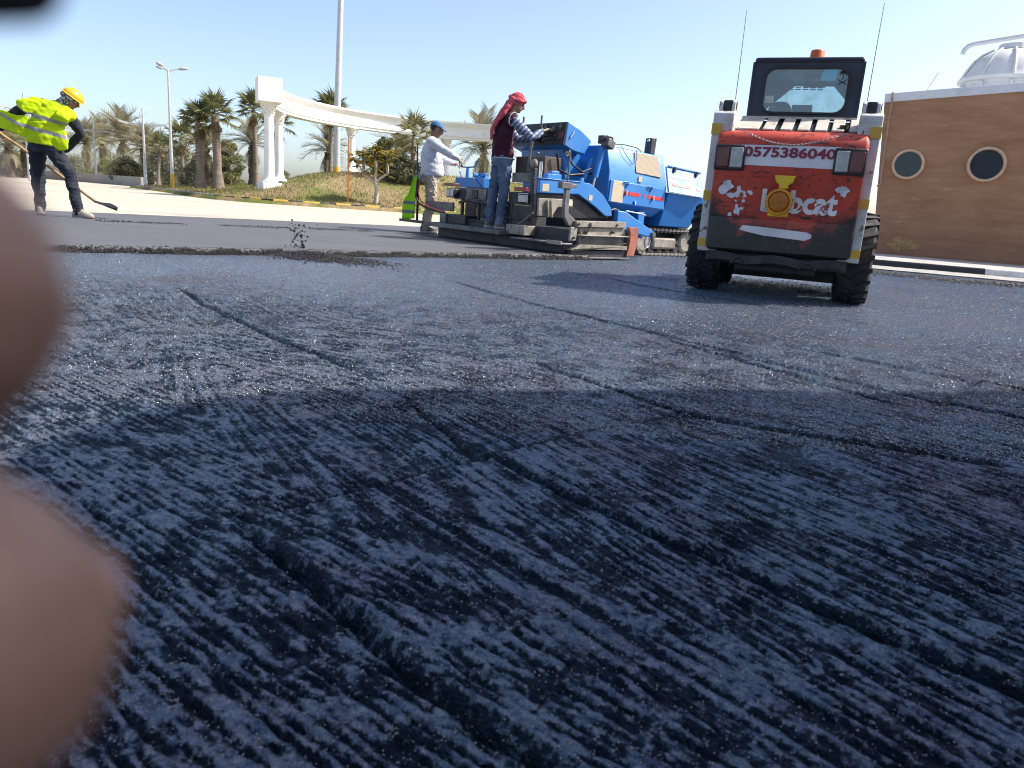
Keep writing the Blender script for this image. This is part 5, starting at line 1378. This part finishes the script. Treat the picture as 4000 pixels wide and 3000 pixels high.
def head(m, c, f, up, s=1.0):
    f = V3(f).normalized(); up = V3(up); up = (up-f*up.dot(f)).normalized(); r_ = f.cross(up)
    M = Matrix((r_, f, up)).transposed()
    c = V3(c)
    m.ball(c+up*.025*s-f*.008*s, (.074*s, .092*s, .090*s), 16, 12, M)
    m.ball(c-up*.045*s+f*.022*s, (.056*s, .062*s, .066*s), 14, 10, M)
    m.ball(c-up*.085*s+f*.055*s, (.026*s, .022*s, .020*s), 10, 8, M)      # chin
    m.tube([c+f*.082*s+up*.02*s, c+f*.098*s-up*.012*s, c+f*.108*s-up*.028*s, c+f*.088*s-up*.036*s], [.008*s, .011*s, .014*s, .010*s], 8)   # nose
    m.tube([c+f*.076*s-up*.058*s-r_*.022*s, c+f*.088*s-up*.058*s, c+f*.076*s-up*.058*s+r_*.022*s], .0075*s, 6)  # lips
    for sg in (-1, 1):
        m.ball(c+r_*sg*.074*s-f*.006*s-up*.006*s, (.011*s, .020*s, .032*s), 8, 8, M)
        m.ball(c+f*.074*s+up*.030*s+r_*sg*.030*s, (.022*s, .012*s, .009*s), 8, 6, M)   # brow
    return M
def eyes(par, c, f, up, s=1.0):
    f = V3(f).normalized(); up = V3(up); up = (up-f*up.dot(f)).normalized(); r_ = f.cross(up)
    for sg in (-1, 1):
        m = MB(); m.ball(V3(c)+f*.077*s+up*.012*s+r_*sg*.031*s, .0105*s, 8, 6); m.build('eye', pm('eye_dark', (.02, .015, .012), .2), par, smooth=180)
def mat_skin(name, c):
    b = NB(name); cc = b.mix(b.mapr(b.noise(30, 4), .3, .7), tuple(x*.85 for x in c), tuple(x*1.12 for x in c))
    b.bump(b.noise(240, 3), .12, .003)
    return b.set(**{'Base Color': cc, 'Roughness': .5, 'Subsurface Weight': .08, 'Subsurface Radius': (.01, .004, .002)})
def mat_cloth(name, c0, c1, s=8, bump=.25, bs=300, rough=.9):
    b = NB(name); c = b.mix(b.mapr(b.noise(s, 5), .3, .7), c0, c1); b.bump(b.noise(bs, 2), bump, .003)
    return b.set(**{'Base Color': c, 'Roughness': rough, 'Specular IOR Level': .2, 'Sheen Weight': .05})
def legs(J, k=1.0):
    m = MB(); sd_ = V3(J['hipR'])-V3(J['hipL'])
    pel = (V3(J['hipL'])+V3(J['hipR']))/2
    m.tube([pel+V3((0, 0, .10))+V3(J.get('wsh', (0, 0, 0))), pel+V3((0, 0, .03)), pel-V3((0, 0, .06))], [(.165*k, .125*k), (.180*k, .140*k), (.155*k, .125*k)], 20, side=sd_)
    for s in 'LR':
        h, kn, an = V3(J['hip'+s]), V3(J['knee'+s]), V3(J['ank'+s])
        limb(m, [h, h.lerp(kn, .5), kn, kn.lerp(an, .45), an+V3((0, 0, -.01))], [.098*k, .088*k, .070*k, .066*k, .058*k])
    return m
def body_mesh(J, f, up, heads=1.0, glove=False):
    m = MB(); sd_ = V3(J['shR'])-V3(J['shL'])
    pel = (V3(J['hipL'])+V3(J['hipR']))/2; ch = V3(J['chest']); nb_ = V3(J['neck'])
    m.tube([pel-V3((0, 0, .06)), pel.lerp(ch, .4), ch, nb_-V3((0, 0, .03))], [(.13, .10), (.13, .10), (.145, .10), (.07, .06)], 16, side=sd_)
    hd = V3(J['head'])
    limb(m, [nb_-V3((0, 0, .06)), nb_.lerp(hd, .5), hd-V3(up)*.03], [.062, .056, .055])
    for s in 'LR':
        limb(m, [J['sh'+s], V3(J['sh'+s]).lerp(V3(J['el'+s]), .5), J['el'+s], V3(J['el'+s]).lerp(V3(J['wr'+s]), .4), J['wr'+s]], [.052, .048, .040, .037, .027])
        h, kn, an = V3(J['hip'+s]), V3(J['knee'+s]), V3(J['ank'+s])
        limb(m, [h, kn, kn.lerp(an, .4), an], [.075, .052, .05, .036])
        limb(m, [an, an+V3(J['toe'+s])*.5-V3((0, 0, .05)), an+V3(J['toe'+s])-V3((0, 0, .065))], [.036, .035, .022])
        d, nr, cu = J['hand'+s]
        hand(m, J['wr'+s], d, nr, cu, 1.0, 1 if s == 'R' else -1)
    head(m, hd, f, up, heads)
    return m
def shirt(J, k=1.0, sleeves=True, belly=0.0, depth=.125):
    m = MB(); sd_ = V3(J['shR'])-V3(J['shL'])
    pel = (V3(J['hipL'])+V3(J['hipR']))/2; ch = V3(J['chest']); nb_ = V3(J['neck'])
    low = V3(J.get('hem', pel+V3((0, 0, .02)))); wa = V3(J.get('waist', low.lerp(ch, .45)))
    m.tube([low, low.lerp(wa, .5), wa, ch, ch.lerp(nb_, .55), nb_], [(.175*k, (.135+belly)*k), (.178*k, (.14+belly)*k), (.17*k, (.135+belly*.8)*k), (.190*k, depth*k), (.165*k, .105*k), (.07*k, .07*k)], 22, side=sd_)
    for s in 'LR':
        m.ball(V3(J['sh'+s]), .075*k, 14, 10)
        limb(m, [V3(J['sh'+s]).lerp(nb_, .5)-V3((0, 0, .03)), J['sh'+s]], [.075*k, .076*k])
        if sleeves:
            limb(m, [J['sh'+s], V3(J['sh'+s]).lerp(V3(J['el'+s]), .5), J['el'+s], V3(J['el'+s]).lerp(V3(J['wr'+s]), .5), V3(J['wr'+s])], [.074*k, .068*k, .058*k, .054*k, .043*k])
    return m
def shoe(par, an, toe, mat, sole, h=.075):
    an = V3(an); t = V3((toe[0], toe[1], 0)); L = t.length; t.normalize()
    z0 = an.z-h
    m = MB(); rs = []; sd_ = V3((-t.y, t.x, 0))
    for x, w_, hh in ((-.075, .026, .055), (-.06, .036, .085), (-.01, .040, .105), (.05, .040, .085), (.11, .046, .058), (.16, .044, .045), (.19, .030, .034), (.20, .014, .025)):
        c = V3((an.x, an.y, 0))+t*x
        rs.append([c+sd_*(w_*math.cos(a))+V3((0, 0, z0+.018+max(0, math.sin(a))*hh+(.0 if math.sin(a) > 0 else -.006))) for a in [2*math.pi*j/14 for j in range(14)]])
    m.rings(rs); o = m.build('shoe', mat, par, smooth=60)
    m = MB(); rs = []
    for x, w_ in ((-.08, .028), (-.06, .040), (0, .042), (.06, .043), (.12, .050), (.17, .046), (.205, .022)):
        c = V3((an.x, an.y, 0))+t*x
        rs.append([c+sd_*w_+V3((0, 0, z0)), c-sd_*w_+V3((0, 0, z0)), c-sd_*w_+V3((0, 0, z0+.026)), c+sd_*w_+V3((0, 0, z0+.026))])
    m.rings(rs); m.build('sole', sole, o, bevel=.005)

SKIN = mat_skin('skin_brown', (.30, .155, .098))
M_SOLE = pm('sole_pale', (.42, .41, .40), .7, var=.15)
# --- operator on the screed
op = thing('person', 'person in maroon vest and red headscarf standing on the paver screed', 'person', (-.385, 10.19, .255))
J = dict(hipL=(.01, .09, .86), hipR=(.085, -.09, .86), kneeL=(-.045, .08, .48), kneeR=(.105, -.10, .50), ankL=(-.065, .06, .075), ankR=(.075, -.10, .075), toeL=(.10, .06, 0), toeR=(.14, .03, 0),
         chest=(.045, .0, 1.24), neck=(.115, .0, 1.45), head=(.20, .01, 1.60), shL=(.0, .175, 1.395), shR=(.145, -.165, 1.395), elL=(.23, .27, 1.18), wrL=(.42, .20, 1.20), elR=(.415, -.17, 1.18), wrR=(.545, .0, 1.275),
         handL=((.9, .1, .2), (0, 0, 1), .7), handR=((.75, .35, .35), (-.3, -.1, 1), .75), hem=(.055, 0, .90), waist=(.045, 0, 1.02))
HF, HU = (.93, -.05, -.30), (.30, 0, .95)
bd = remeshed('body', body_mesh(J, HF, HU), SKIN, op, .006, 2)
eyes(bd, J['head'], HF, HU)
def mat_plaid():
    b = NB('plaid_cotton'); x, y, z = b.sep()
    l1 = b.math('ADD', b.math('MULTIPLY', x, .75), b.math('MULTIPLY', z, -.65)); l2 = b.math('ADD', b.math('MULTIPLY', x, .65), b.math('MULTIPLY', z, .75))
    s1 = b.mapr(b.math('SINE', b.math('MULTIPLY', l1, 130)), -.1, .1); s2 = b.mapr(b.math('SINE', b.math('MULTIPLY', l2, 120)), -.1, .1)
    c = b.mix(s1, (.36, .38, .42), (.07, .11, .22)); c = b.mix(b.math('MULTIPLY', s2, .55), c, (.05, .09, .2))
    return b.set(**{'Base Color': c, 'Roughness': .9})
remeshed('shirt', shirt(J, .93), mat_plaid(), op, .009, 3, .005, 3)
vs_ = remeshed('vest', shirt(J, 1.02, False), mat_cloth('maroon_wool', (.030, .006, .016), (.060, .012, .028)), op, .009, 3, .006, 5)
def ringband(par, name, c, r0, r1, side, nrm, rt, mat, k=24):
    m = MB(); sd_ = V3(side).normalized(); n = V3(nrm); n = (n-sd_*n.dot(sd_)).normalized(); o2 = n.cross(sd_)
    m.tube([V3(c)+sd_*(r0*math.cos(a))+o2*(r1*math.sin(a)) for a in [2*math.pi*j/k for j in range(k)]], rt, 6, closed=True)
    return m.build(name, mat, par, smooth=60)
M_TRIM = mat_cloth('trim_grey', (.34, .33, .36), (.42, .41, .44))
ringband(vs_, 'hem_trim', (.055, 0, .905), .183, .144, (.19, -.37, 0), (0, .05, 1), .009, M_TRIM)
ringband(vs_, 'arm_trim', (.165, -.19, 1.385), .085, .085, (.4, .55, 0), (.5, -.6, -.2), .007, M_TRIM)
m = MB(); m.add([(-.115, -.085, 1.30), (-.085, -.110, 1.30), (-.065, -.122, 1.20), (-.085, -.110, 1.20)], [(0, 1, 2, 3)]); m.build('back_patch', M_TRIM, vs_)
m = MB()
for z in (1.0, 1.10, 1.20): m.ball((.165+.03*(1.2-z), -.115, z), .009, 8, 6)
m.build('buttons', M_TRIM, vs_)
def mat_jeans():
    b = NB('denim'); c = b.mix(b.mapr(b.noise(5, 6, .6), .3, .7), (.055, .085, .15), (.13, .17, .25)); c = b.mix(b.mapr(b.noise(2.2, 3), .5, .7), c, (.22, .26, .33))
    b.bump(b.noise(400, 2), .2, .002); return b.set(**{'Base Color': c, 'Roughness': .9, 'Specular IOR Level': .2})
remeshed('jeans', legs(J, .99), mat_jeans(), op, .009, 3, .010, 8, 1.3)
M_BOOT = mat_cloth('tan_boot', (.17, .12, .08), (.30, .23, .16), 14)
for s in 'LR': shoe(op, J['ank'+s], J['toe'+s], M_BOOT, M_SOLE)
M_SCARF = NB('red_scarf'); _b = M_SCARF
_c = _b.mix(_b.mapr(_b.noise(90, 2), .48, .58), (.42, .012, .030), (.55, .20, .22)); _b.bump(_b.noise(20, 4), .4, .01)
M_SCARF = _b.set(**{'Base Color': _c, 'Roughness': .9, 'Specular IOR Level': .2})
m = MB(); h = V3(J['head']); up = V3(HU).normalized(); f = V3(HF).normalized(); r_ = f.cross(up)
Mh = Matrix((r_, f, up)).transposed()
m.ball(h+up*.050-f*.014, (.086, .102, .092), 18, 12, Mh)
m.tube([h+up*(.045+.012*math.cos(2*a))+r_*(.088*math.sin(a))+f*(.104*math.cos(a)-.008)-up*.022*max(0, -math.cos(a)) for a in [2*math.pi*j/20 for j in range(20)]], [.022+.006*math.sin(j*1.9) for j in range(20)], 8, closed=True)
m.ball(h-f*.105+up*.045+r_*.02, (.036, .03, .034), 10, 8)
m.tube([h-f*.06+up*.02+r_*.02, h-f*.10-up*.06+r_*.03, V3((.02, -.075, 1.46)), V3((-.055, -.085, 1.36)), V3((-.10, -.065, 1.25)), V3((-.115, -.05, 1.13))], [(.075, .05), (.085, .045), (.085, .035), (.07, .024), (.055, .018), (.035, .010)], 14, side=(.5, -.86, 0))
m.tube([h-f*.03-r_*.05, h-f*.07-up*.08-r_*.05, V3((.02, .06, 1.46)), V3((-.02, .1, 1.38))], [(.06, .05), (.075, .045), (.075, .03), (.05, .02)], 12, side=(.5, -.86, 0))
remeshed('headscarf', m, M_SCARF, op, .008, 2, .007, 12, 1.2)
for s, mt in (('R', mat_cloth('glove_cream', (.42, .36, .27), (.58, .52, .42))), ('L', mat_cloth('glove_dark', (.02, .02, .03), (.05, .05, .06)))):
    m = MB(); d, nr, cu = J['hand'+s]; hand(m, J['wr'+s], d, nr, cu, 1.18, 1 if s == 'R' else -1); remeshed('glove', m, mt, op, .006, 1)

# --- white-shirted worker by the screed end
wk = thing('person', 'person in white shirt and blue cap steadying the handle beside the screed', 'person', (-1.45, 12.13, .05))
J = dict(hipL=(-.075, .09, .84), hipR=(-.05, -.09, .84), kneeL=(-.07, .10, .48), kneeR=(-.02, -.09, .50), ankL=(-.14, .12, .08), ankR=(-.10, -.09, .08), toeL=(.16, .02, 0), toeR=(.17, -.03, 0),
         chest=(-.07, .0, 1.23), neck=(-.055, .0, 1.45), head=(.0, .0, 1.585), shL=(-.10, .19, 1.385), shR=(-.045, -.185, 1.385), elL=(.06, .30, 1.18), wrL=(.24, .22, 1.10), elR=(.19, -.25, 1.245), wrR=(.375, -.27, 1.165),
         handL=((.9, -.1, -.1), (0, 0, 1), .6), handR=((.72, -.05, -.70), (.6, -.1, .75), .7), hem=(-.045, 0, .885), waist=(-.045, 0, 1.02))
HF, HU = (.95, .12, -.22), (.22, 0, .97)
bd = remeshed('body', body_mesh(J, HF, HU), mat_skin('skin_dark', (.16, .080, .052)), wk, .006, 2)
eyes(bd, J['head'], HF, HU)
def mat_check():
    b = NB('checked_cotton'); x, y, z = b.sep()
    s1 = b.mapr(b.math('SINE', b.math('MULTIPLY', b.math('ADD', x, y), 420)), .3, .9); s2 = b.mapr(b.math('SINE', b.math('MULTIPLY', z, 420)), .3, .9)
    c = b.mix(b.math('MULTIPLY', b.math('ADD', s1, s2), .30), (.56, .57, .60), (.27, .33, .47))
    return b.set(**{'Base Color': c, 'Roughness': .9, 'Specular IOR Level': .2})
remeshed('shirt', shirt(J, 1.10, True, .03, .15), mat_check(), wk, .009, 3, .010, 15, .9)
remeshed('trousers', legs(J, 1.04), mat_cloth('khaki', (.34, .30, .24), (.46, .41, .34)), wk, .009, 3, .011, 17, 1.1)
M_SNK = mat_cloth('sneaker_dark', (.03, .028, .035), (.30, .30, .30), 22)
for s in 'LR': shoe(wk, J['ank'+s], J['toe'+s], M_SNK, M_SOLE)
h = V3(J['head']); up = V3(HU).normalized(); f = V3(HF).normalized(); r_ = f.cross(up); Mh = Matrix((r_, f, up)).transposed()
m = MB(); m.ball(h+up*.022-f*.03, (.079, .082, .072), 14, 10, Mh); remeshed('hair', m, pm('hair_black', (.010, .009, .009), .6), wk, .008, 2)
m = MB(); rs = []
for k in range(7):
    t_ = k/6; rs.append([h+up*(.052+.080*math.sin(t_*1.5))+r_*(.086*math.cos(t_*1.5)*math.cos(a))+f*(.100*math.cos(t_*1.5)*math.sin(a)-.010) for a in [2*math.pi*j/20 for j in range(20)]])
m.rings(rs)
M_CAP = mat_cloth('cap_blue', (.035, .12, .26), (.10, .22, .38), 14)
cp = m.build('cap', M_CAP, wk, smooth=60)
m = MB(); rs = []
for k in range(6):
    a = R(-62+124*k/5); e = V3((0, 0, 0))
    b0 = h+up*.055+r_*(.080*math.sin(a))+f*(.088*math.cos(a)-.012); b1 = h+up*(.055-.042)+r_*(.075*math.sin(a))+f*(.060+.105*math.cos(a))
    rs.append([b0, b1, b1-up*.006, b0-up*.008])
m.rings(rs); m.build('peak', mat_cloth('cap_navy', (.02, .05, .11), (.05, .09, .16)), cp, smooth=60)

# --- shovelling worker in the yellow vest
vw = thing('person', 'person in yellow vest and hard hat bending to shovel asphalt', 'person', (-5.7, 9.56, .05))
J = dict(hipL=(-.43, .02, .83), hipR=(-.215, -.03, .83), kneeL=(-.472, .07, .47), kneeR=(.01, -.06, .52), ankL=(-.47, .05, .08), ankR=(.095, -.07, .08), toeL=(-.08, .15, 0), toeR=(.19, -.03, 0),
         chest=(-.27, .05, 1.17), neck=(-.17, .13, 1.36), head=(-.055, .19, 1.43), shL=(-.46, .09, 1.35), shR=(-.025, .07, 1.23), elL=(-.80, .18, 1.21), wrL=(-1.02, .27, 1.04), elR=(.005, .25, 1.03), wrR=(-.24, .30, .82),
         handL=((-.75, .35, -.45), (-.3, -.7, .6), .9), handR=((-.7, .2, -.6), (-.2, -.7, .5), .9), hem=(-.30, .0, .88), waist=(-.30, .02, 1.0), wsh=(.0, 0, 0))
HF, HU = (.62, .60, -.48), (.50, .22, .78)
bd = remeshed('body', body_mesh(J, HF, HU), SKIN, vw, .006, 2)
eyes(bd, J['head'], HF, HU)
M_NAVY = mat_cloth('navy_cotton', (.012, .015, .022), (.030, .035, .048))
remeshed('shirt', shirt(J, 1.0), M_NAVY, vw, .009, 3, .007, 22)
remeshed('trousers', legs(J, 1.06), M_NAVY, vw, .009, 3, .012, 23, 1.1)
m = MB(); q = shirt(J, 1.10, False)
m.v, m.f = q.v, q.f
m.tube([(-.30, 0, .86), (-.29, 0, .95), (-.29, .02, 1.1)], [(.23, .17), (.22, .16), (.20, .15)], 22, side=(1, 0, -.1))
for s0, s1 in (((-.40, -.06, 1.28), (-.52, .02, 1.33)), ((-.12, -.03, 1.23), (.0, .03, 1.16))): m.tube([s0, s1], [(.09, .12), (.075, .12)], 12, side=(0, 0, 1))
m.tube([(-.12, -.06, 1.0), (-.07, -.08, .88), (-.05, -.08, .80)], [(.12, .05), (.11, .04), (.075, .025)], 12, side=(1, 0, -.2))
rs = []
for k in range(9):
    t_ = k/8; x = -.46-.42*t_; zt, zb_ = 1.19+.03*t_-.02*math.sin(t_*6), .89+.17*t_+.02*math.sin(t_*5); y = -.05-.05*math.sin(t_*4)
    rs.append([(x, y-.016, zt), (x, y-.016-.03*math.sin(t_*7), (zt+zb_)/2), (x, y-.016, zb_), (x, y+.016, zb_), (x, y+.016-.03*math.sin(t_*7), (zt+zb_)/2), (x, y+.016, zt)])
m.rings(rs)
def mat_hivis():
    b = NB('hivis_yellow'); x, y, z = b.sep()
    k = b.math('MULTIPLY', b.math('ADD', x, .53), b.mapr(x, -.53, -.52, .42, .21))
    v = b.math('ADD', z, k)
    g = None
    for c0 in (1.225, 1.072):
        q = b.mapr(b.math('ABSOLUTE', b.math('SUBTRACT', v, c0)), .022, .024, 1, 0); g = q if g is None else b.math('MAXIMUM', g, q)
    c = b.mix(b.mapr(b.noise(7, 4), .3, .7), (.50, .70, .005), (.62, .80, .015)); c = b.mix(g, c, (.34, .35, .34))
    m_ = b.set(**{'Base Color': c, 'Roughness': b.mapr(g, 0, 1, .75, .35), 'Specular IOR Level': .25})
    t_ = b.n('ShaderNodeBsdfTranslucent'); b.l(c, t_.inputs[0]); s_ = b.n('ShaderNodeMixShader'); s_.inputs[0].default_value = .30
    b.l(b.b.outputs[0], s_.inputs[1]); b.l(t_.outputs[0], s_.inputs[2]); b.l(s_.outputs[0], b.t.nodes['Material Output'].inputs[0]); return m_
remeshed('hivis_vest', m, mat_hivis(), vw, .009, 3, .007, 25, .8)
M_BOOT2 = mat_cloth('dusty_boot', (.24, .22, .18), (.40, .37, .31), 14)
for s in 'LR': shoe(vw, J['ank'+s], J['toe'+s], M_BOOT2, pm('sole_dusty', (.2, .19, .18), .8))
m = MB(); limb(m, [V3(J['ankR'])+V3((0, 0, -.01)), V3(J['ankR'])+V3((-.02, 0, .06))], [.056, .056]); m.build('boot_collar', M_BOOT2, vw, smooth=60)
h = V3(J['head']); up = V3(HU).normalized(); f = V3(HF).normalized(); f = (f-up*f.dot(up)).normalized(); r_ = f.cross(up)
m = MB(); rs = []
for k in range(9):
    t_ = k/8*1.53; rs.append([h+up*(.040+.105*math.sin(t_))+r_*(.108*math.cos(t_)*math.cos(a))+f*(.130*math.cos(t_)*math.sin(a)) for a in [2*math.pi*j/28 for j in range(28)]])
m.rings(rs, cap=False)
hm_ = m.build('hard_hat', pm('hat_yellow', (.72, .40, .015), .35, var=.06), vw, smooth=60); sm = hm_.modifiers.new('sol', 'SOLIDIFY'); sm.thickness = .004
m = MB(); rs = []
for j in range(28):
    a = 2*math.pi*j/28; b0 = h+up*.042+r_*(.108*math.cos(a))+f*(.130*math.sin(a)); w_ = .022+.035*max(0, math.sin(a)); b1 = b0+(r_*math.cos(a)+f*math.sin(a)).normalized()*w_-up*.012
    rs.append([b0, b1, b1-up*.004, b0-up*.005])
m.rings(rs, closed=True); m.build('brim', pm('hat_brim', (.72, .36, .012), .4, var=.06), hm_, smooth=50)
m = MB(); m.ball(h+up*.01-f*.03, (.092, .102, .07), 16, 10, Matrix((r_, f, up)).transposed()); m.tube([V3(J['neck'])+V3((0, 0, -.02)), h-up*.05-f*.02], [.075, .085], 14)
def mat_wrap():
    b = NB('checked_wrap'); c = b.mix(b.mapr(b.noise(38, 2), .47, .55), (.05, .05, .055), (.45, .43, .42)); return b.set(**{'Base Color': c, 'Roughness': .9})
remeshed('head_wrap', m, mat_wrap(), vw, .008, 2, .006, 31)

# shovel held by that worker
sv = thing('shovel', 'long wooden handled shovel held low by the yellow vested worker', 'shovel', (-5.7, 9.56, .05))
m = MB(); m.tube([(-1.28, .34, 1.085), (-.55, .29, .655), (.15, .23, .20)], [.017, .0175, .0185], 10); m.build('shaft', pm('ash_wood', (.40, .25, .12), .6, var=.25, vs=10, dirt=(.10, .07, .05), da=.4, ds=6), sv, smooth=60)
m = MB(); rs = []
ax = V3((.32, -.06, -.105)).normalized(); sd_ = V3((.1, .95, .0)).normalized(); nr = ax.cross(sd_)
for t_, w_ in ((0, .02), (.05, .03), (.07, .09), (.15, .105), (.23, .095), (.30, .055), (.33, .01)):
    c = V3((.14, .23, .205))+ax*t_
    rs.append([c+sd_*(w_*q)+nr*(.030*q*q*(1 if t_ > .08 else .2)+o_) for q, o_ in ((-1, 0), (-.5, 0), (0, 0), (.5, 0), (1, 0), (1, .004), (0, .004), (-1, .004))])
m.rings(rs); m.build('blade', pm('blade_black', (.02, .019, .019), .5, .3), sv, smooth=50)

# spare safety vest hung on the screed end
m = MB(); rs = []
for k in range(15):
    t_ = k/14; z = .90-.65*t_
    row = []
    n_ = 13; v0, v1 = 3.84+.02*t_, 3.97+.28*min(1, t_*1.5)
    for j in range(n_):
        f_ = j/(n_-1); v = v0+(v1-v0)*f_; u_ = .99-.03*math.sin(f_*9+.5)*min(1, .3+t_)-.02*f_
        if f_ > .55 and t_ < .45: v = v0+(v1-v0)*.55+(v-v0-(v1-v0)*.55)*t_
        x, y = uv2(u_, v); row.append((x, y, z+.012*math.sin(f_*5+1)*t_))
    rs.append(row)
b0 = len(m.v)
for r0 in rs: m.v += r0
for a in range(14):
    for j in range(12): m.f.append((a*13+j, a*13+j+1, (a+1)*13+j+1, (a+1)*13+j))
def mat_hivis2():
    b = NB('hivis_lime'); z = b.sep()[2]; g = None
    for c0 in (.50, .36):
        q = b.mapr(b.math('ABSOLUTE', b.math('SUBTRACT', z, c0)), .024, .026, 1, 0); g = q if g is None else b.math('MAXIMUM', g, q)
    c = b.mix(g, (.42, .78, .01), (.24, .26, .28)); b.set(**{'Base Color': c, 'Roughness': .7})
    t_ = b.n('ShaderNodeBsdfTranslucent'); b.l(c, t_.inputs[0]); s_ = b.n('ShaderNodeMixShader'); s_.inputs[0].default_value = .4
    b.l(b.b.outputs[0], s_.inputs[1]); b.l(t_.outputs[0], s_.inputs[2]); b.l(s_.outputs[0], b.t.nodes['Material Output'].inputs[0]); return b.m
o = m.build('safety_vest', mat_hivis2(), smooth=180); sm = o.modifiers.new('sol', 'SOLIDIFY'); sm.thickness = .004
tag(o, 'lime safety vest with grey bands hung on the paver screed end', 'vest')

# clods of asphalt flung from the shovel, in the air over the mat edge
rp = random.Random(21)
clod_me = []
for k in range(5):
    m = MB(); m.ball((0, 0, 0), 1, 7, 5); m.v = [tuple(c*rp.uniform(.6, 1.25) for c in p) for p in m.v]; clod_me.append(m.mesh('asphalt_clod'))
for k in range(64):
    f_ = rp.random()**1.5
    x = -2.08+rp.gauss(0, .05+.06*f_)+.02*f_-.10*f_*(rp.random() < .25); z = .055+.26*f_; y = 7.02+rp.gauss(0, .06)
    s = (rp.uniform(.013, .022) if k < 14 else rp.uniform(.003, .011))*(1-.35*f_)
    o = link('asphalt_clod', clod_me[k % 5], M_LOOSE, None, (x, y, z), (rp.random()*6, rp.random()*6, rp.random()*6), (s, s, s))
    tag(o, 'black clod of asphalt flying above the edge of the fresh mat', 'clod', 'asphalt clods flung through the air')

# ------------------------------------------------------------------ photographer's fingers in front of the lens
hd_ = thing('hand', 'brown fingertips of the photographer reaching in front of the lens', 'hand')
hd_.matrix_world = CAM_M
def mat_finger():
    b = NB('finger_skin'); c = b.mix(b.mapr(b.noise(90, 4), .3, .7), (.26, .14, .092), (.33, .185, .13)); b.bump(b.noise(900, 3), .2, .0004)
    return b.set(**{'Base Color': c, 'Roughness': .5, 'Subsurface Weight': .12, 'Subsurface Radius': (.004, .0016, .0009), 'Subsurface Scale': 1.0})
MF = mat_finger()
m = MB()
def fing(pts, rad): limb(m, pts, rad, 16)
fing([(-.104, .012, .010), (-.096, .010, -.024), (-.076, .0075, -.046), (-.056, .0062, -.050), (-.0433, .0062, -.0485)], [.0120, .0122, .0126, .0129, .0130])
fing([(-.104, -.012, .012), (-.096, -.0125, -.026), (-.074, -.0145, -.049), (-.052, -.0158, -.0515), (-.0390, -.0178, -.0488)], [.0120, .0120, .0120, .0123, .0124])
fing([(-.100, -.031, .012), (-.095, -.033, -.022), (-.082, -.034, -.042), (-.066, -.035, -.044), (-.056, -.035, -.040)], [.0096, .0096, .009, .0085, .0078])
fing([(-.098, -.050, .012), (-.096, -.051, -.014), (-.088, -.052, -.030), (-.075, -.053, -.032), (-.066, -.053, -.029)], [.0086, .0084, .008, .0074, .0068])
m.tube([(-.105, -.018, .0), (-.106, -.020, .04), (-.104, -.024, .085), (-.102, -.026, .11)], [(.040, .012), (.043, .015), (.036, .017), (.030, .020)], 16, side=(0, 1, 0))
fing([(-.098, .010, .085), (-.082, .028, .055), (-.066, .036, .032), (-.054, .038, .018)], [.014, .013, .0115, .009])
m.tube([(-.102, -.026, .10), (-.12, -.05, .20), (-.15, -.10, .33)], [(.030, .022), (.034, .028), (.042, .038)], 16, side=(0, 1, 0))
remeshed('body', m, MF, hd_, .0016, 4)
for tip, ln in (((-.0408, .0058, -.0505), .0080), ((-.0372, -.0165, -.0515), .0086)):
    g = MB(); g.ball((tip[0]+.0015, tip[1], tip[2]-.0062), (.0058, .0050, .0022), 12, 8); g.build('nail', pm('nail', (.40, .24, .20), .35, var=.1), hd_, smooth=180)
ws = MB(); ws.tube([(-.075, .062, -.035), (-.052, .040, -.046), (-.0405, .0322, -.0500), (-.0352, .0288, -.0510), (-.0325, .0268, -.0515)], [.0050, .0052, .0056, .0046, .0020], 12)
so = ws.build('wrist_strap', pm('strap_black', (.020, .020, .022), .7), smooth=60)
so.matrix_world = CAM_M
tag(so, 'black strap end dangling in front of the lens above the fingertips', 'strap')

# ------------------------------------------------------------------ cabin-shaped block added out of view to shade the near road
tr = thing('shadow_caster', 'white rounded cabin shape added out of view to shade the near road', 'cabin', (2.5, 2.09, 0), R(15))
def caster_plan(x0, x1, y0, y1, r0):
    return rrect(x0, x1, y0, y1, r0, 6)
m = MB(); pl = caster_plan(0.0, 7.2, -4.4, .35, .75)
m.rings([[(x, y, z) for x, y in pl] for z in (-.02, .9, 3.75)]); m.build('shell', M_WHT, tr, smooth=35)
m = MB(); m.rings([[(3.6+(x-3.6)*1.01, -2.025+(y+2.025)*1.01, z) for x, y in pl] for z in (3.74, 3.86)]+[[(3.6+(x-3.6)*.97, -2.025+(y+2.025)*.95, 3.98) for x, y in pl]]); m.build('roof', pm('caster_roof', (.45, .46, .47), .6), tr, smooth=35)
m = MB(); m.bx(1.6, 2.5, .345, .37, .1, 2.15); dd = m.build('door', pm('caster_door', (.12, .2, .3), .5), tr, bevel=.01)
m = MB(); m.bx(2.36, 2.42, .37, .42, 1.05, 1.15); m.build('handle', M_CHROME, dd)
for x in (3.3, 5.2):
    m = MB(); m.bx(x, x+1.2, .345, .375, 1.1, 2.0); wo = m.build('window', pm('caster_frame', (.4, .4, .42), .4), tr, bevel=.01)
    m = MB(); m.bx(x+.06, x+1.14, .372, .380, 1.16, 1.94); m.build('glass', M_PGL, wo)
